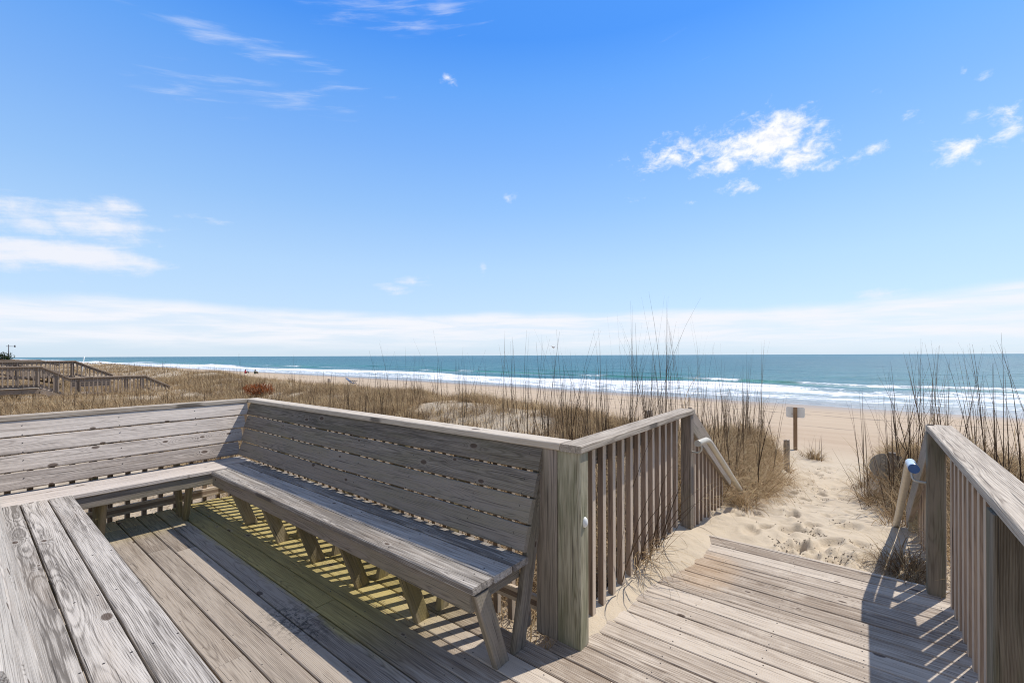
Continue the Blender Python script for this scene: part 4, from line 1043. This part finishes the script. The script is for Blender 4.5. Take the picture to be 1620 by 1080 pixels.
cum = blobs([(1225, 222, 52, 30, 1.05), (1270, 243, 46, 24, .98), (1180, 232, 42, 22, .8), (1095, 240, 62, 24, .78), (1040, 258, 46, 20, .68), (1130, 262, 48, 16, .7), (1170, 300, 30, 12, .66), (1300, 262, 36, 14, .6), (1520, 236, 38, 15, .85), (1500, 254, 24, 14, .6), (1590, 200, 40, 26, .78), (1545, 190, 24, 12, .56), (1383, 238, 32, 10, .62), (1440, 186, 22, 9, .58), (1560, 122, 12, 8, .55), (1525, 115, 8, 14, .5), (712, 124, 13, 9, .72), (810, 310, 24, 9, .5), (1005, 313, 20, 7, .48), (1100, 320, 16, 6, .42), (878, 308, 14, 6, .42)])
wis = blobs([(120, 345, 120, 24, .62), (40, 350, 70, 26, .62), (190, 330, 40, 18, .55), (95, 400, 130, 18, .85), (20, 395, 90, 26, .7), (210, 412, 60, 12, .62), (622, 456, 26, 8, .52), (650, 443, 24, 9, .55), (765, 423, 6, 10, .42), (330, 346, 60, 7, .4), (1390, 466, 36, 10, .5)])
cir = blobs([(610, 15, 110, 24, .66), (660, 35, 40, 14, .7), (700, 12, 30, 14, .68), (550, 15, 30, 20, .62), (380, 66, 150, 15, .66), (330, 60, 60, 10, .6), (450, 155, 130, 16, .62), (300, 140, 90, 22, .5), (560, 142, 60, 8, .5)])
c1 = t.step(t.add(t.mul(cum, .96), t.mul(t.sub(t.add(t.mul(nA, .4), t.mul(nB, .6)), .5), 2.7)), .36, 1.08)
c2 = t.mul(t.step(t.add(t.mul(wis, 1.05), t.mul(t.sub(t.add(t.mul(nA, .35), t.add(t.mul(nC, .35), t.mul(nB, .3))), .5), 2.0)), .24, .86), .95)
c3 = t.mul(t.step(t.add(t.mul(cir, .62), t.mul(t.sub(nC, .5), 1.1)), .22, .85), .60)
# long bank low over the sea
edge_ = t.add(.092, t.mul(t.sub(t.noise(t.xyz(t.mul(az, 2.6), 0., 3.), 1., 5., .55), .5), .05))
edge_ = t.add(edge_, t.mul(t.step(az, -.05, .35), .022))
band = t.mul(t.step(el, t.add(edge_, .010), t.sub(edge_, .012)), t.step(el, .004, .04, .25, 1.))
bn = t.noise(t.xyz(t.mul(az, 5.), t.mul(el, 46.), 8.), 1., 6., .58, .3)
lowband = t.mul(band, t.step(bn, .34, .64, .42, .97))
# sky tint: fuller blue overhead, paler near the sea
def lin(c): return tuple((((v / 255) + .055) / 1.055) ** 2.4 for v in c)
EXPO, STR = .10, .10
KS = 1 / (STR * 2 ** EXPO)
elf = t.m('MULTIPLY', el, 1 / .62, clamp=True)
def stop(py, c): return (max(0., math.atan((562 - py) / F_ * .93) / .62), lin(c))
grad = t.ramp(elf, [stop(562, (212, 233, 250)), stop(500, (205, 231, 252)), stop(420, (190, 224, 253)), stop(320, (160, 205, 252)), stop(220, (134, 187, 252)), stop(110, (106, 171, 251)), stop(0, (78, 153, 249))])
grad = t.mix(1., grad, (KS, KS, KS), 'MULTIPLY')
phys = t.mix(1., sky.outputs[0], t.mix(t.step(el, .02, .6), (1.05, 1.25, 1.75), (.62, 1.28, 2.1)), 'MULTIPLY')
skycol = t.mix(.22, grad, phys)
# unseen cloud cover added overhead and inland to whiten the ambient light
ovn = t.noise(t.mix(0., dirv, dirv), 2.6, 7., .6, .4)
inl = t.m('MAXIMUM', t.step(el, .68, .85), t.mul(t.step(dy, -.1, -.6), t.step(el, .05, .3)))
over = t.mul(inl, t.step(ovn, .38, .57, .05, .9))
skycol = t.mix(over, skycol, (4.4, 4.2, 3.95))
CLW = (9.6, 9.6, 9.7); CLB = (8.3, 8.5, 9.2)
col = t.mix(lowband, skycol, (8.6, 8.75, 9.3))
col = t.mix(c3, col, CLB); col = t.mix(c2, col, CLB); col = t.mix(c1, col, t.mix(t.step(nB, .34, .58), (8.3, 8.5, 9.1), CLW))
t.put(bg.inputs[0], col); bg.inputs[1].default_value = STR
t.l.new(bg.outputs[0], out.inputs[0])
W.cycles.sampling_method = 'MANUAL'; W.cycles.sample_map_resolution = 1024

L = bpy.data.lights.new('sun', 'SUN'); L.energy = 4.45; L.angle = R(.53); L.color = (1., .945, .86)
lo = bpy.data.objects.new('sun', L); COL.objects.link(lo); lo.location = (20, 45, 70)
sd_ = Vector((math.sin(SUN_AZ) * math.cos(SUN_EL), math.cos(SUN_AZ) * math.cos(SUN_EL), math.sin(SUN_EL)))
lo.rotation_euler = sd_.to_track_quat('Z', 'Y').to_euler()

cam = bpy.data.cameras.new('camera'); co = bpy.data.objects.new('camera', cam); COL.objects.link(co)
cam.sensor_width = 36.; cam.sensor_fit = 'HORIZONTAL'; cam.lens = F_ / 1620 * 36; cam.shift_y = 21.9 / 1620
cam.clip_start = .03; cam.clip_end = 60000
from mathutils import Matrix
rot = Matrix.Rotation(YAW, 4, 'Z') @ Matrix.Rotation(R(90), 4, 'X') @ Matrix.Rotation(-.0034, 4, 'Z')
co.matrix_world = Matrix.Translation((0, 0, CAM_H)) @ rot
S.camera = co
S.view_settings.view_transform = 'Standard'; S.view_settings.look = 'None'; S.view_settings.gamma = 1.
S.view_settings.exposure = EXPO
S.render.engine = 'CYCLES'
S.cycles.use_denoising = True; S.cycles.pixel_filter_type = 'BLACKMAN_HARRIS'; S.cycles.filter_width = 1.05
S.cycles.max_bounces = 6; S.cycles.diffuse_bounces = 3; S.cycles.glossy_bounces = 2; S.cycles.transparent_max_bounces = 4
